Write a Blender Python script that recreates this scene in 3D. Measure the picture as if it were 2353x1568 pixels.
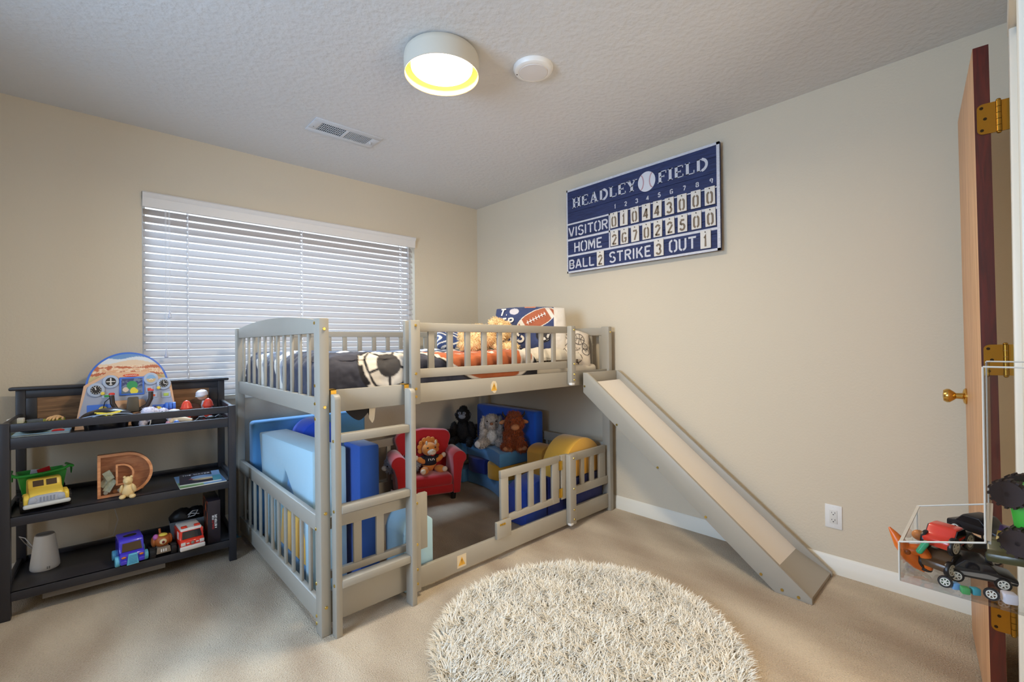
import bpy, bmesh, math, random
from math import sin, cos, pi, radians, sqrt, atan2, hypot
from mathutils import Vector, Matrix, Euler, noise
for _o in list(bpy.data.objects): bpy.data.objects.remove(_o)
S = bpy.context.scene
COL = S.collection
rnd = random.Random(7)

# ------------------------------------------------------------------ camera, world, light, exposure
cam_data = bpy.data.cameras.new('camera'); cam = bpy.data.objects.new('camera', cam_data); COL.objects.link(cam)
cam_data.sensor_width = 36.0; cam_data.lens = 36.0 * 1050.3753952516136 / 2353.0
cam_data.clip_start = 0.02; cam_data.clip_end = 100
def _cam():
    x, y, z, yaw, pi_, ro = -2.7278952, -3.3914927, 1.1634420, 0.8194970503, 0.0053000, -0.0106800704
    f = Vector((cos(yaw)*cos(pi_), sin(yaw)*cos(pi_), sin(pi_)))
    r = f.cross(Vector((0, 0, 1))).normalized(); u = r.cross(f)
    c, s = cos(ro), sin(ro)
    r2 = r*c + u*s; u2 = u*c - r*s
    m = Matrix((r2, u2, -f)).transposed().to_4x4(); m.translation = (x, y, z)
    cam.matrix_world = m
_cam()
S.camera = cam
S.view_settings.view_transform = 'Standard'
try: S.view_settings.look = 'None'
except Exception: pass
S.view_settings.gamma = 1.0
S.view_settings.use_curve_mapping = False
S.view_settings.exposure = -0.33
try:
    S.cycles.max_bounces = 10; S.cycles.diffuse_bounces = 6; S.cycles.transparent_max_bounces = 24
    S.cycles.transmission_bounces = 10; S.cycles.caustics_reflective = False; S.cycles.caustics_refractive = False
    S.cycles.sample_clamp_indirect = 6.0
except Exception: pass

wld = bpy.data.worlds.new('daylight'); S.world = wld; wld.use_nodes = True
_bg = wld.node_tree.nodes['Background']
_bg.inputs['Color'].default_value = (0.84, 0.92, 1.0, 1); _bg.inputs['Strength'].default_value = 1.9

def area_light(name, loc, rot, sx, sy, power, color):
    d = bpy.data.lights.new(name, 'AREA'); d.shape = 'RECTANGLE'; d.size = sx; d.size_y = sy
    d.energy = power; d.color = color
    o = bpy.data.objects.new(name, d); o.location = loc; o.rotation_euler = rot; COL.objects.link(o)
    return o
# daylight at the windows: skylight slanting down through the blind, soft light through the bare window in the left wall
_sky = area_light('window_daylight', (-1.58, 1.20, 3.35), (radians(-37), 0, 0), 2.6, 1.2, 280, (0.52, 0.73, 1.0)); _sky.data.spread = radians(70)
area_light('side_daylight', (-4.62, -2.05, 1.62), (0, radians(-90), 0), 1.5, 1.5, 195, (0.48, 0.70, 1.0))
# added fill light beyond the doorway, out of view, to brighten under the bed
area_light('hall_fill', (-1.2, -4.95, 1.30), (radians(90), 0, 0), 1.0, 1.9, 62, (1.0, 0.86, 0.68))

# ------------------------------------------------------------------ materials
def lin(c):
    c = c/255.0
    return c/12.92 if c <= 0.04045 else ((c+0.055)/1.055)**2.4
def rgb(r, g, b): return (lin(r), lin(g), lin(b), 1.0)
def nd(nt, t, **kw):
    n = nt.nodes.new(t)
    for k, v in kw.items(): setattr(n, k, v)
    return n
_mc = {}
def mat(name, col, rough=0.5, metal=0.0, spec=0.5, bump=None, var=None, attr=False, coat=0, emit=None, sheen=0, coord='Object', trans=0.0, ior=1.45, alpha=None, sss=0):
    """bump=(scale,strength,distance[,stretch xyz]); var=(scale, amount[,stretch])"""
    if name in _mc: return _mc[name]
    m = bpy.data.materials.new(name); m.use_nodes = True; nt = m.node_tree
    b = nt.nodes['Principled BSDF']; _mc[name] = m
    b.inputs['Base Color'].default_value = col; b.inputs['Roughness'].default_value = rough
    b.inputs['Metallic'].default_value = metal; b.inputs['Specular IOR Level'].default_value = spec
    b.inputs['IOR'].default_value = ior
    if coat: b.inputs['Coat Weight'].default_value = coat
    if sheen: b.inputs['Sheen Weight'].default_value = sheen
    if trans: b.inputs['Transmission Weight'].default_value = trans
    if alpha is not None: b.inputs['Alpha'].default_value = alpha
    if emit: b.inputs['Emission Color'].default_value = emit[0]; b.inputs['Emission Strength'].default_value = emit[1]
    tc = None
    def coords(st):
        nonlocal tc
        if tc is None: tc = nd(nt, 'ShaderNodeTexCoord')
        mp = nd(nt, 'ShaderNodeMapping'); mp.inputs['Scale'].default_value = st
        nt.links.new(tc.outputs[coord], mp.inputs['Vector']); return mp.outputs['Vector']
    src = None
    if attr:
        a = nd(nt, 'ShaderNodeAttribute', attribute_name='Col'); src = a.outputs['Color']
        nt.links.new(src, b.inputs['Base Color'])
    if var:
        sc, am = var[0], var[1]; st = var[2] if len(var) > 2 else (1, 1, 1)
        n = nd(nt, 'ShaderNodeTexNoise'); n.inputs['Scale'].default_value = sc; n.inputs['Detail'].default_value = 5
        nt.links.new(coords(st), n.inputs['Vector'])
        mr = nd(nt, 'ShaderNodeMapRange'); mr.inputs['From Min'].default_value = 0.3; mr.inputs['From Max'].default_value = 0.7
        mr.inputs['To Min'].default_value = 1-am; mr.inputs['To Max'].default_value = 1+am
        nt.links.new(n.outputs['Fac'], mr.inputs['Value'])
        mx = nd(nt, 'ShaderNodeMix', data_type='RGBA', blend_type='MULTIPLY'); mx.inputs['Factor'].default_value = 1
        if src: nt.links.new(src, mx.inputs['A'])
        else: mx.inputs['A'].default_value = col
        nt.links.new(mr.outputs['Result'], mx.inputs['B']); nt.links.new(mx.outputs['Result'], b.inputs['Base Color'])
    if bump:
        st = bump[3] if len(bump) > 3 else (1, 1, 1)
        n = nd(nt, 'ShaderNodeTexNoise'); n.inputs['Scale'].default_value = bump[0]; n.inputs['Detail'].default_value = 4
        nt.links.new(coords(st), n.inputs['Vector'])
        bp = nd(nt, 'ShaderNodeBump'); bp.inputs['Strength'].default_value = bump[1]; bp.inputs['Distance'].default_value = bump[2]
        nt.links.new(n.outputs['Fac'], bp.inputs['Height']); nt.links.new(bp.outputs['Normal'], b.inputs['Normal'])
    return m
def wood(name, c1, c2, scale=6, stretch=(1, 12, 12), rough=0.55, dist=4, bump=0.1):
    if name in _mc: return _mc[name]
    m = bpy.data.materials.new(name); m.use_nodes = True; nt = m.node_tree; b = nt.nodes['Principled BSDF']; _mc[name] = m
    tc = nd(nt, 'ShaderNodeTexCoord'); mp = nd(nt, 'ShaderNodeMapping'); mp.inputs['Scale'].default_value = stretch
    nt.links.new(tc.outputs['Object'], mp.inputs['Vector'])
    n = nd(nt, 'ShaderNodeTexNoise'); n.inputs['Scale'].default_value = scale; n.inputs['Detail'].default_value = 8; n.inputs['Distortion'].default_value = dist*0.3
    nt.links.new(mp.outputs['Vector'], n.inputs['Vector'])
    r = nd(nt, 'ShaderNodeValToRGB'); r.color_ramp.elements[0].position = 0.35; r.color_ramp.elements[1].position = 0.68
    r.color_ramp.elements[0].color = c1; r.color_ramp.elements[1].color = c2
    nt.links.new(n.outputs['Fac'], r.inputs['Fac']); nt.links.new(r.outputs['Color'], b.inputs['Base Color'])
    b.inputs['Roughness'].default_value = rough
    bp = nd(nt, 'ShaderNodeBump'); bp.inputs['Strength'].default_value = bump; bp.inputs['Distance'].default_value = 0.002
    nt.links.new(n.outputs['Fac'], bp.inputs['Height']); nt.links.new(bp.outputs['Normal'], b.inputs['Normal'])
    return m
def clear(name, tint=(1, 1, 1, 1), rough=0.0, refl=0.08):
    """thin clear sheet: mostly transparent with a fresnel reflection"""
    if name in _mc: return _mc[name]
    m = bpy.data.materials.new(name); m.use_nodes = True; nt = m.node_tree; nt.nodes.clear(); _mc[name] = m
    o = nd(nt, 'ShaderNodeOutputMaterial'); mx = nd(nt, 'ShaderNodeMixShader'); t = nd(nt, 'ShaderNodeBsdfTransparent'); g = nd(nt, 'ShaderNodeBsdfGlossy')
    t.inputs['Color'].default_value = tint; g.inputs['Roughness'].default_value = rough
    fr = nd(nt, 'ShaderNodeFresnel'); fr.inputs['IOR'].default_value = 1.35
    ad = nd(nt, 'ShaderNodeMath', operation='MULTIPLY'); ad.inputs[1].default_value = refl*12; ad.use_clamp = True
    nt.links.new(fr.outputs['Fac'], ad.inputs[0]); nt.links.new(ad.outputs[0], mx.inputs['Fac'])
    nt.links.new(t.outputs[0], mx.inputs[1]); nt.links.new(g.outputs[0], mx.inputs[2]); nt.links.new(mx.outputs[0], o.inputs['Surface'])
    return m

# ------------------------------------------------------------------ mesh builder
class MB:
    def __init__(s): s.v = []; s.f = []; s.m = []
    def _add(s, vs, fs, mi=0, M=None):
        n = len(s.v)
        if M is not None: vs = [M @ Vector(v) for v in vs]
        s.v.extend([tuple(v) for v in vs]); s.f.extend([tuple(i+n for i in f) for f in fs]); s.m.extend([mi]*len(fs)); return s
    def _bm(s, bm, mi=0, M=None):
        bm.verts.index_update()
        s._add([v.co.copy() for v in bm.verts], [[v.index for v in f.verts] for f in bm.faces], mi, M); bm.free(); return s
    def box(s, a, b, bev=0.0, mi=0, M=None, seg=2):
        lo = [min(a[i], b[i]) for i in range(3)]; hi = [max(a[i], b[i]) for i in range(3)]
        if bev <= 0:
            vs = [(x, y, z) for z in (lo[2], hi[2]) for y in (lo[1], hi[1]) for x in (lo[0], hi[0])]
            return s._add(vs, [(0, 2, 3, 1), (4, 5, 7, 6), (0, 1, 5, 4), (2, 6, 7, 3), (0, 4, 6, 2), (1, 3, 7, 5)], mi, M)
        bm = bmesh.new(); bmesh.ops.create_cube(bm, size=1.0)
        for v in bm.verts: v.co = Vector([lo[i]+(v.co[i]+0.5)*(hi[i]-lo[i]) for i in range(3)])
        bev = min(bev, 0.49*min(hi[i]-lo[i] for i in range(3)))
        bmesh.ops.bevel(bm, geom=bm.edges[:], offset=bev, segments=seg, profile=0.5, affect='EDGES')
        return s._bm(bm, mi, M)
    def cyl(s, p0, p1, r, r2=None, n=16, mi=0, M=None, cap=True):
        return s.tube([p0, p1], [r, r if r2 is None else r2], n, mi, M, cap)
    def tube(s, pts, r, n=8, mi=0, M=None, cap=True, closed=False):
        pts = [Vector(p) for p in pts]; k = len(pts)
        rs = r if isinstance(r, (list, tuple)) else [r]*k
        vs = []; fs = []; N = None
        for i, p in enumerate(pts):
            if closed: t = pts[(i+1) % k]-pts[i-1]
            else: t = pts[min(i+1, k-1)]-pts[max(i-1, 0)]
            t = t.normalized() if t.length > 1e-9 else Vector((0, 0, 1))
            if N is None:
                a = Vector((0, 0, 1)) if abs(t.z) < 0.9 else Vector((1, 0, 0)); N = t.cross(a).normalized()
            N = (N-t*N.dot(t)).normalized(); B = t.cross(N)
            for j in range(n):
                q = 2*pi*j/n; vs.append(p+(N*cos(q)+B*sin(q))*rs[i])
        rng = range(k if closed else k-1)
        for i in rng:
            i2 = (i+1) % k
            for j in range(n):
                j2 = (j+1) % n; fs.append((i*n+j, i*n+j2, i2*n+j2, i2*n+j))
        if cap and not closed:
            fs.append(tuple(range(n-1, -1, -1))); fs.append(tuple((k-1)*n+j for j in range(n)))
        return s._add(vs, fs, mi, M)
    def lathe(s, prof, n=32, mi=0, M=None, c=(0, 0, 0), cap=True):
        vs = []; fs = []; k = len(prof)
        for r, z in prof:
            for j in range(n): q = 2*pi*j/n; vs.append((c[0]+r*cos(q), c[1]+r*sin(q), c[2]+z))
        for i in range(k-1):
            for j in range(n): j2 = (j+1) % n; fs.append((i*n+j, i*n+j2, (i+1)*n+j2, (i+1)*n+j))
        if cap:
            if prof[0][0] > 1e-6: fs.append(tuple(range(n-1, -1, -1)))
            if prof[-1][0] > 1e-6: fs.append(tuple((k-1)*n+j for j in range(n)))
        return s._add(vs, fs, mi, M)
    def ell(s, c, r, rot=(0, 0, 0), nu=20, nv=12, mi=0, M=None, fn=None):
        if not isinstance(r, (list, tuple)): r = (r, r, r)
        R = Euler(rot).to_matrix(); vs = []; fs = []
        for i in range(nv+1):
            t = pi*i/nv
            for j in range(nu):
                q = 2*pi*j/nu; d = Vector((sin(t)*cos(q), sin(t)*sin(q), cos(t)))
                k = fn(d) if fn else 1.0
                vs.append(Vector(c)+R @ Vector((d.x*r[0]*k, d.y*r[1]*k, d.z*r[2]*k)))
        for i in range(nv):
            for j in range(nu): j2 = (j+1) % nu; fs.append((i*nu+j, (i+1)*nu+j, (i+1)*nu+j2, i*nu+j2))
        return s._add(vs, fs, mi, M)
    def prism(s, poly, h0, h1, axis='z', mi=0, M=None, bev=0.0):
        """polygon (list of 2d) extruded h0..h1 along axis; 2d are the two remaining axes in order"""
        A = 0.0
        for i in range(len(poly)): A += poly[i-1][0]*poly[i][1]-poly[i][0]*poly[i-1][1]
        if A < 0: poly = poly[::-1]
        def mk(p, h): return (p[0], p[1], h) if axis == 'z' else ((p[0], h, p[1]) if axis == 'y' else (h, p[0], p[1]))
        n = len(poly)
        if bev > 0:
            bm = bmesh.new(); lo = [bm.verts.new(mk(p, h0)) for p in poly]; hi = [bm.verts.new(mk(p, h1)) for p in poly]
            bm.faces.new(lo[::-1]); bm.faces.new(hi)
            for i in range(n): bm.faces.new((lo[i], lo[(i+1) % n], hi[(i+1) % n], hi[i]))
            bmesh.ops.recalc_face_normals(bm, faces=bm.faces[:])
            es = [e for e in bm.edges if len(e.link_faces) == 2 and e.calc_face_angle(0) > 0.5]
            bmesh.ops.bevel(bm, geom=es, offset=bev, segments=2, profile=0.5, affect='EDGES', clamp_overlap=True)
            return s._bm(bm, mi, M)
        vs = [mk(p, h0) for p in poly]+[mk(p, h1) for p in poly]
        fs = [tuple(range(n-1, -1, -1)), tuple(range(n, 2*n))]+[(i, (i+1) % n, (i+1) % n+n, i+n) for i in range(n)]
        return s._add(vs, fs, mi, M)
    def grid(s, fn, nu, nv, mi=0, M=None, wrap_u=False):
        vs = []; fs = []; W = nu if wrap_u else nu+1
        for j in range(nv+1):
            for i in range(W): vs.append(fn(i/nu, j/nv))
        for j in range(nv):
            for i in range(nu):
                a = j*W+i; b = j*W+(i+1) % W; fs.append((a, b, b+W, a+W))
        return s._add(vs, fs, mi, M)
    def ribbon(s, pts, t, fmap, h=0.0006, mi=0, closed=False):
        """flat stroke of width t along 2d pts; fmap(x, y, h) -> 3d"""
        k = len(pts); L = []; R_ = []
        for i in range(k):
            a = Vector(pts[i-1] if (i > 0 or closed) else pts[i]); b = Vector(pts[i]); c = Vector(pts[(i+1) % k] if (i < k-1 or closed) else pts[i])
            d1 = (b-a); d2 = (c-b)
            d1 = d1.normalized() if d1.length > 1e-9 else d2.normalized(); d2 = d2.normalized() if d2.length > 1e-9 else d1
            n1 = Vector((-d1.y, d1.x)); n2 = Vector((-d2.y, d2.x)); m = n1+n2
            m = m.normalized() if m.length > 1e-6 else n1
            k_ = t/2/max(0.4, m.dot(n1)); L.append(b+m*k_); R_.append(b-m*k_)
        vs = []
        for i in range(k):
            vs += [fmap(L[i].x, L[i].y, 0), fmap(R_[i].x, R_[i].y, 0), fmap(L[i].x, L[i].y, h), fmap(R_[i].x, R_[i].y, h)]
        fs = []
        for i in range(k if closed else k-1):
            a = 4*i; b = 4*((i+1) % k)
            fs += [(a+2, a+3, b+3, b+2), (a, a+2, b+2, b), (a+3, a+1, b+1, b+3), (a+1, a, b, b+1)]
        if not closed: fs += [(0, 1, 3, 2), (4*k-4, 4*k-2, 4*k-1, 4*k-3)]
        return s._add(vs, fs, mi)
    def fur(s, count, length, width, seed=1, droop=0.5, mi=0, jit=0.9):
        """scatter thin blades over everything built so far"""
        r = random.Random(seed); tri = []; acc = []; tot = 0
        V = [Vector(v) for v in s.v]
        for f in s.f:
            for k in range(1, len(f)-1):
                a, b, c = V[f[0]], V[f[k]], V[f[k+1]]; n = (b-a).cross(c-a); ar = n.length
                if ar < 1e-12: continue
                tot += ar; tri.append((a, b, c, n/ar)); acc.append(tot)
        import bisect
        vs = []; fs = []
        for _ in range(count):
            a, b, c, n = tri[min(bisect.bisect(acc, r.random()*tot), len(tri)-1)]
            u, w = r.random(), r.random()
            if u+w > 1: u, w = 1-u, 1-w
            p = a+(b-a)*u+(c-a)*w
            d = (n+Vector((r.uniform(-1, 1), r.uniform(-1, 1), r.uniform(-1, 1)))*jit+Vector((0, 0, -droop))).normalized()
            sd = d.cross(Vector((r.uniform(-1, 1), r.uniform(-1, 1), r.uniform(-1, 1)))).normalized()*width*0.5
            l = length*r.uniform(0.6, 1.25); q = p+d*l*0.55; e = p+(d+Vector((0, 0, -droop*0.6))).normalized()*l
            k = len(vs); vs += [p-sd, p+sd, q+sd*0.8, q-sd*0.8, e]; fs += [(k, k+1, k+2, k+3), (k+3, k+2, k+4)]
        return s._add(vs, fs, mi)
    def build(s, name, mats, parent=None, loc=None, rot=None, smooth=35, paint=None, nrm=True):
        me = bpy.data.meshes.new(name); me.from_pydata(s.v, [], s.f)
        if not isinstance(mats, (list, tuple)): mats = [mats]
        for m in mats: me.materials.append(m)
        if len(mats) > 1: me.polygons.foreach_set('material_index', s.m)
        if nrm:
            bm = bmesh.new(); bm.from_mesh(me); bmesh.ops.recalc_face_normals(bm, faces=bm.faces[:]); bm.to_mesh(me); bm.free()
        if smooth:
            me.polygons.foreach_set('use_smooth', [True]*len(me.polygons))
            try: me.set_sharp_from_angle(angle=radians(smooth))
            except Exception: pass
        if paint:
            at = me.color_attributes.new('Col', 'FLOAT_COLOR', 'POINT'); buf = []
            for i, v in enumerate(me.vertices):
                c = paint[i] if isinstance(paint, list) else paint(v.co); buf += [c[0], c[1], c[2], 1.0]
            at.data.foreach_set('color', buf)
        me.update()
        o = bpy.data.objects.new(name, me); COL.objects.link(o)
        if parent: o.parent = parent
        if loc: o.location = loc
        if rot: o.rotation_euler = rot
        return o
def thing(name, label, cat, loc=(0, 0, 0), rz=0.0, group=None, rot=None):
    o = bpy.data.objects.new(name, None); o.empty_display_size = 0.05; COL.objects.link(o)
    o.location = loc; o.rotation_euler = rot if rot else (0, 0, rz)
    return tag(o, label, cat, group)
def tag(o, label, cat, group=None):
    o['label'] = label; o['category'] = cat
    if group: o['group'] = group
    return o
def structure(o): o['kind'] = 'structure'; return o
def T(x, y, z): return Matrix.Translation((x, y, z))
def RZ(a): return Matrix.Rotation(a, 4, 'Z')
def RX(a): return Matrix.Rotation(a, 4, 'X')
def RY(a): return Matrix.Rotation(a, 4, 'Y')
def arc(cx, cy, rx, ry, a0, a1, n=10):
    return [(cx+rx*cos(radians(a0+(a1-a0)*i/n)), cy+ry*sin(radians(a0+(a1-a0)*i/n))) for i in range(n+1)]
def smin(a, b): return a if a < b else b
def fbm(x, y, z, o=3):
    return noise.fractal(Vector((x, y, z)), 1.0, 2.0, o)
# ------------------------------------------------------------------ room shell
H = 2.44
M_wall = mat('wall_paint', rgb(214, 201, 179), rough=0.85, spec=0.25, bump=(90, 0.25, 0.004))
M_ceil = mat('ceiling_paint', rgb(212, 212, 212), rough=0.9, spec=0.2, bump=(38, 0.42, 0.010))
M_trim = mat('trim_paint', rgb(232, 226, 212), rough=0.4)
M_white = mat('white_plastic', rgb(232, 230, 226), rough=0.35)
def carpet():
    m = bpy.data.materials.new('carpet'); m.use_nodes = True; nt = m.node_tree; b = nt.nodes['Principled BSDF']
    tc = nd(nt, 'ShaderNodeTexCoord')
    n1 = nd(nt, 'ShaderNodeTexNoise'); n1.inputs['Scale'].default_value = 3.2; n1.inputs['Detail'].default_value = 6
    mp = nd(nt, 'ShaderNodeMapping'); mp.inputs['Rotation'].default_value = (0, 0, 0.75); mp.inputs['Scale'].default_value = (1, 0.35, 1)
    nt.links.new(tc.outputs['Object'], mp.inputs['Vector']); nt.links.new(mp.outputs['Vector'], n1.inputs['Vector'])
    n2 = nd(nt, 'ShaderNodeTexNoise'); n2.inputs['Scale'].default_value = 190; n2.inputs['Detail'].default_value = 3
    nt.links.new(tc.outputs['Object'], n2.inputs['Vector'])
    wv = nd(nt, 'ShaderNodeTexWave'); wv.inputs['Scale'].default_value = 1.15; wv.inputs['Distortion'].default_value = 2.5; wv.inputs['Detail'].default_value = 3
    mp2 = nd(nt, 'ShaderNodeMapping'); mp2.inputs['Rotation'].default_value = (0, 0, 0.5)
    nt.links.new(tc.outputs['Object'], mp2.inputs['Vector']); nt.links.new(mp2.outputs['Vector'], wv.inputs['Vector'])
    r = nd(nt, 'ShaderNodeValToRGB'); r.color_ramp.elements[0].position = 0.3; r.color_ramp.elements[1].position = 0.72
    r.color_ramp.elements[0].color = rgb(170, 147, 120); r.color_ramp.elements[1].color = rgb(218, 200, 173)
    ad = nd(nt, 'ShaderNodeMath', operation='MULTIPLY_ADD'); ad.inputs[1].default_value = 0.16
    nt.links.new(wv.outputs['Fac'], ad.inputs[0]); nt.links.new(n1.outputs['Fac'], ad.inputs[2])
    ad2 = nd(nt, 'ShaderNodeMath', operation='MULTIPLY_ADD'); ad2.inputs[1].default_value = 0.5
    nt.links.new(n2.outputs['Fac'], ad2.inputs[0]); nt.links.new(ad.outputs[0], ad2.inputs[2])
    sb = nd(nt, 'ShaderNodeMath', operation='SUBTRACT'); sb.inputs[1].default_value = 0.32
    nt.links.new(ad2.outputs[0], sb.inputs[0]); nt.links.new(sb.outputs[0], r.inputs['Fac'])
    nt.links.new(r.outputs['Color'], b.inputs['Base Color']); b.inputs['Roughness'].default_value = 0.95
    b.inputs['Specular IOR Level'].default_value = 0.1; b.inputs['Sheen Weight'].default_value = 0.25
    bp = nd(nt, 'ShaderNodeBump'); bp.inputs['Strength'].default_value = 0.9; bp.inputs['Distance'].default_value = 0.012
    nt.links.new(n2.outputs['Fac'], bp.inputs['Height']); nt.links.new(bp.outputs['Normal'], b.inputs['Normal'])
    return m
M_carpet = carpet()
XL, YF, YF2, XJ = -4.05, -3.52, -3.435, -1.72       # left wall, front wall (left part), front wall (doorway part), jog
WX0, WX1, WZ0, WZ1 = -2.485, -0.682, 0.855, 2.07    # window opening
DX0, DX1, DZ = -1.56, -0.80, 2.045                  # doorway
def st(name, mb, m, **k): return structure(mb.build(name, m, **k))
st('floor', MB().box((XL-.1, YF2-1.6, -.1), (.1, .1, 0)), M_carpet)
st('ceiling', MB().box((XL-.1, YF2-1.6, H), (.1, .1, H+.1)), M_ceil)
b = MB(); b.box((XL-.1, 0, 0), (WX0, .14, H)); b.box((WX1, 0, 0), (.1, .14, H)); b.box((WX0, 0, 0), (WX1, .14, WZ0)); b.box((WX0, 0, WZ1), (WX1, .14, H))
st('wall_back', b, M_wall)
st('wall_right', MB().box((0, YF2-1.6, 0), (.1, 0, H)), M_wall)
b = MB(); b.box((XL-.1, -1.4, 0), (XL, 0, H)); b.box((XL-.1, YF2-1.6, 0), (XL, -2.7, H)); b.box((XL-.1, -2.7, 0), (XL, -1.4, .92)); b.box((XL-.1, -2.7, 2.07), (XL, -1.4, H))
st('wall_left', b, M_wall)
b = MB(); b.box((XL, YF-.12, 0), (XJ, YF, H)); b.box((XJ, YF-.12, 0), (DX0, YF2, H)); b.box((DX0, YF-.12, DZ), (DX1, YF2, H)); b.box((DX1, YF-.12, 0), (0, YF2, H))
st('wall_front', b, M_wall)
st('wall_hall', MB().box((XL-.1, YF2-1.7, 0), (.1, YF2-1.6, H)), M_wall)
def base_prof(t=.012, h=.088): return [(0, 0), (t, 0), (t, h*.55), (t*.8, h*.6), (t*.8, h*.86), (t*.45, h*.94), (t*.25, h), (0, h)]
pr = base_prof()
st('baseboard_right', MB().prism([(-x, z) for x, z in pr], YF2, 0, 'y'), M_trim)
st('baseboard_back', MB().prism([(-x, z) for x, z in pr], XL, -.013, 'x'), M_trim)
st('baseboard_left', MB().prism([(XL+x, z) for x, z in pr], YF, -.013, 'y'), M_trim)
st('baseboard_front', MB().prism([(YF2+x, z) for x, z in pr], DX1+.07, -.013, 'x'), M_trim)
# window: vinyl frame, mullion, glass, sill
M_vinyl = mat('window_vinyl', rgb(238, 240, 242), rough=0.35)
b = MB()
for x0, x1, z0, z1 in ((WX0, WX0+.022, WZ0, WZ1), (WX1-.022, WX1, WZ0, WZ1), (WX0, WX1, WZ0, WZ0+.03), (WX0, WX1, WZ1-.03, WZ1)):
    b.box((x0, .085, z0), (x1, .135, z1), .004)
win = structure(b.build('window_1', M_vinyl))
for x0, x1 in ((WX0+.022, WX1-.022),):
    MB().box((x0, .108, WZ0+.03), (x1, .112, WZ1-.03)).build('pane', clear('window_glass', refl=.05), win)
b = MB()
for y0, y1, z0, z1 in ((-2.7, -2.655, .92, 2.07), (-1.445, -1.4, .92, 2.07), (-2.7, -1.4, .92, .965), (-2.7, -1.4, 2.025, 2.07), (-2.07, -2.03, .92, 2.07)): b.box((XL-.095, y0, z0), (XL-.045, y1, z1), .004)
w2_ = structure(b.build('window_2', M_vinyl))
for y0, y1 in ((-2.655, -2.07), (-2.03, -1.445)): MB().box((XL-.072, y0, .965), (XL-.068, y1, 2.025)).build('pane', clear('window_glass', refl=.05), w2_)
structure(MB().box((WX0-.0, -.022, WZ0-.028), (WX1+.0, .085, WZ0), .004).build('trim_1', M_trim))
# doorway casing, jambs, stop
b = MB()
b.box((DX1, YF2-.005, 0), (DX1+.06, YF2+.02, DZ+.06), .005); b.box((DX0-.06, YF2-.005, 0), (DX0, YF2+.02, DZ+.06), .005)
b.box((DX0-.06, YF2-.005, DZ), (DX1+.06, YF2+.022, DZ+.06), .005)
structure(b.build('trim_2', M_trim))
b = MB(); b.box((DX1-.018, YF-.13, 0), (DX1, YF2+.004, DZ)); b.box((DX0, YF-.13, 0), (DX0+.018, YF2+.004, DZ)); b.box((DX0, YF-.13, DZ-.018), (DX1, YF2+.004, DZ))
b.box((DX1-.03, YF-.09, 0), (DX1-.018, YF-.05, DZ)); b.box((DX0+.018, YF-.09, 0), (DX0+.03, YF-.05, DZ))
structure(b.build('trim_3', M_trim))
# door, folded right back on its hinges
M_doorface = wood('door_birch', rgb(196, 146, 104), rgb(222, 176, 132), scale=3, stretch=(14, 14, 1.0), rough=.45, dist=3)
M_dooredge = wood('door_edge_red', rgb(58, 11, 6), rgb(84, 20, 10), scale=3, stretch=(20, 20, 1.5), rough=.4)
M_brass = mat('brass', rgb(214, 172, 92), rough=.22, metal=1.0)
M_brassd = mat('antique_brass', rgb(150, 112, 44), rough=.34, metal=1.0)
M_dark = mat('dark_screw', rgb(50, 36, 18), rough=.5, metal=.8)
DA = radians(5.6)
door = structure(thing('door_1', 'flush birch door swung back on brass hinges beside the front wall', 'door', (-.776, -3.393, 0)))
door.rotation_euler = (radians(-.5), 0, DA)
MB().box((0.001, 0, .012), (.61, .034, 2.032), .0015).build('door_leaf', M_doorface, door)
MB().box((-.0006, .0005, .0125), (.0012, .0335, 2.0315)).build('hinge_edge', M_dooredge, door)
for zc in (1.812, 1.10, .352):
    b = MB()
    pl = [(.032, -.045), (.032, .045)]
    def leaf(y0, y1, rr, mb):
        P = []
        for cx, cy, a0 in ((y1-rr, .045-rr, 0), (y0, .045, None), (y0, -.045, None), (y1-rr, -.045+rr, 270)):
            if a0 is None: P.append((cx, zc+cy))
            else: P += [(p[0], zc+p[1]) for p in arc(cx, cy, rr, rr, a0, a0+90, 5)]
        mb.prism(P, -.0035, -.0005, 'x')
    leaf(-.012, .029, .014, b)
    hg = b.build('hinge', M_brassd, door)
    k = MB()
    for i in range(5): k.cyl((-.004, -.016, zc-.045+.018*i+.0006), (-.004, -.016, zc-.045+.018*(i+1)-.0006), .0062, n=14)
    k.ell((-.004, -.016, zc+.047), (.0055, .0055, .004)); k.ell((-.004, -.016, zc-.047), (.0055, .0055, .004))
    k.build('hinge_knuckle', M_brassd, hg)
    for yy, zz in ((.019, .033), (.012, .0), (.019, -.033)): MB().cyl((-.0042, yy, zc+zz), (-.003, yy, zc+zz), .0042, n=12).build('screw', M_dark, hg)
    k = MB(); k.box((-.0035, -.055, zc-.045), (-.0005, -.02, zc+.045)); k.build('jamb_leaf', M_brassd, hg)
kb = MB()
kb.lathe([(.031, 0), (.031, .004), (.026, .009), (.012, .012), (.011, .03), (.017, .036), (.0265, .048), (.027, .056), (.021, .066), (.0, .069)], 28, M=T(.55, .034, .94) @ RX(-pi/2))
kb.build('door_knob', M_brass, door)
kb = MB(); kb.lathe([(.031, 0), (.026, .006), (.011, .008), (.011, .018), (.022, .024), (.024, .028), (.0, .030)], 24, M=T(.55, 0, .94) @ RX(pi/2)); kb.build('back_knob', M_brass, door)
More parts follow.
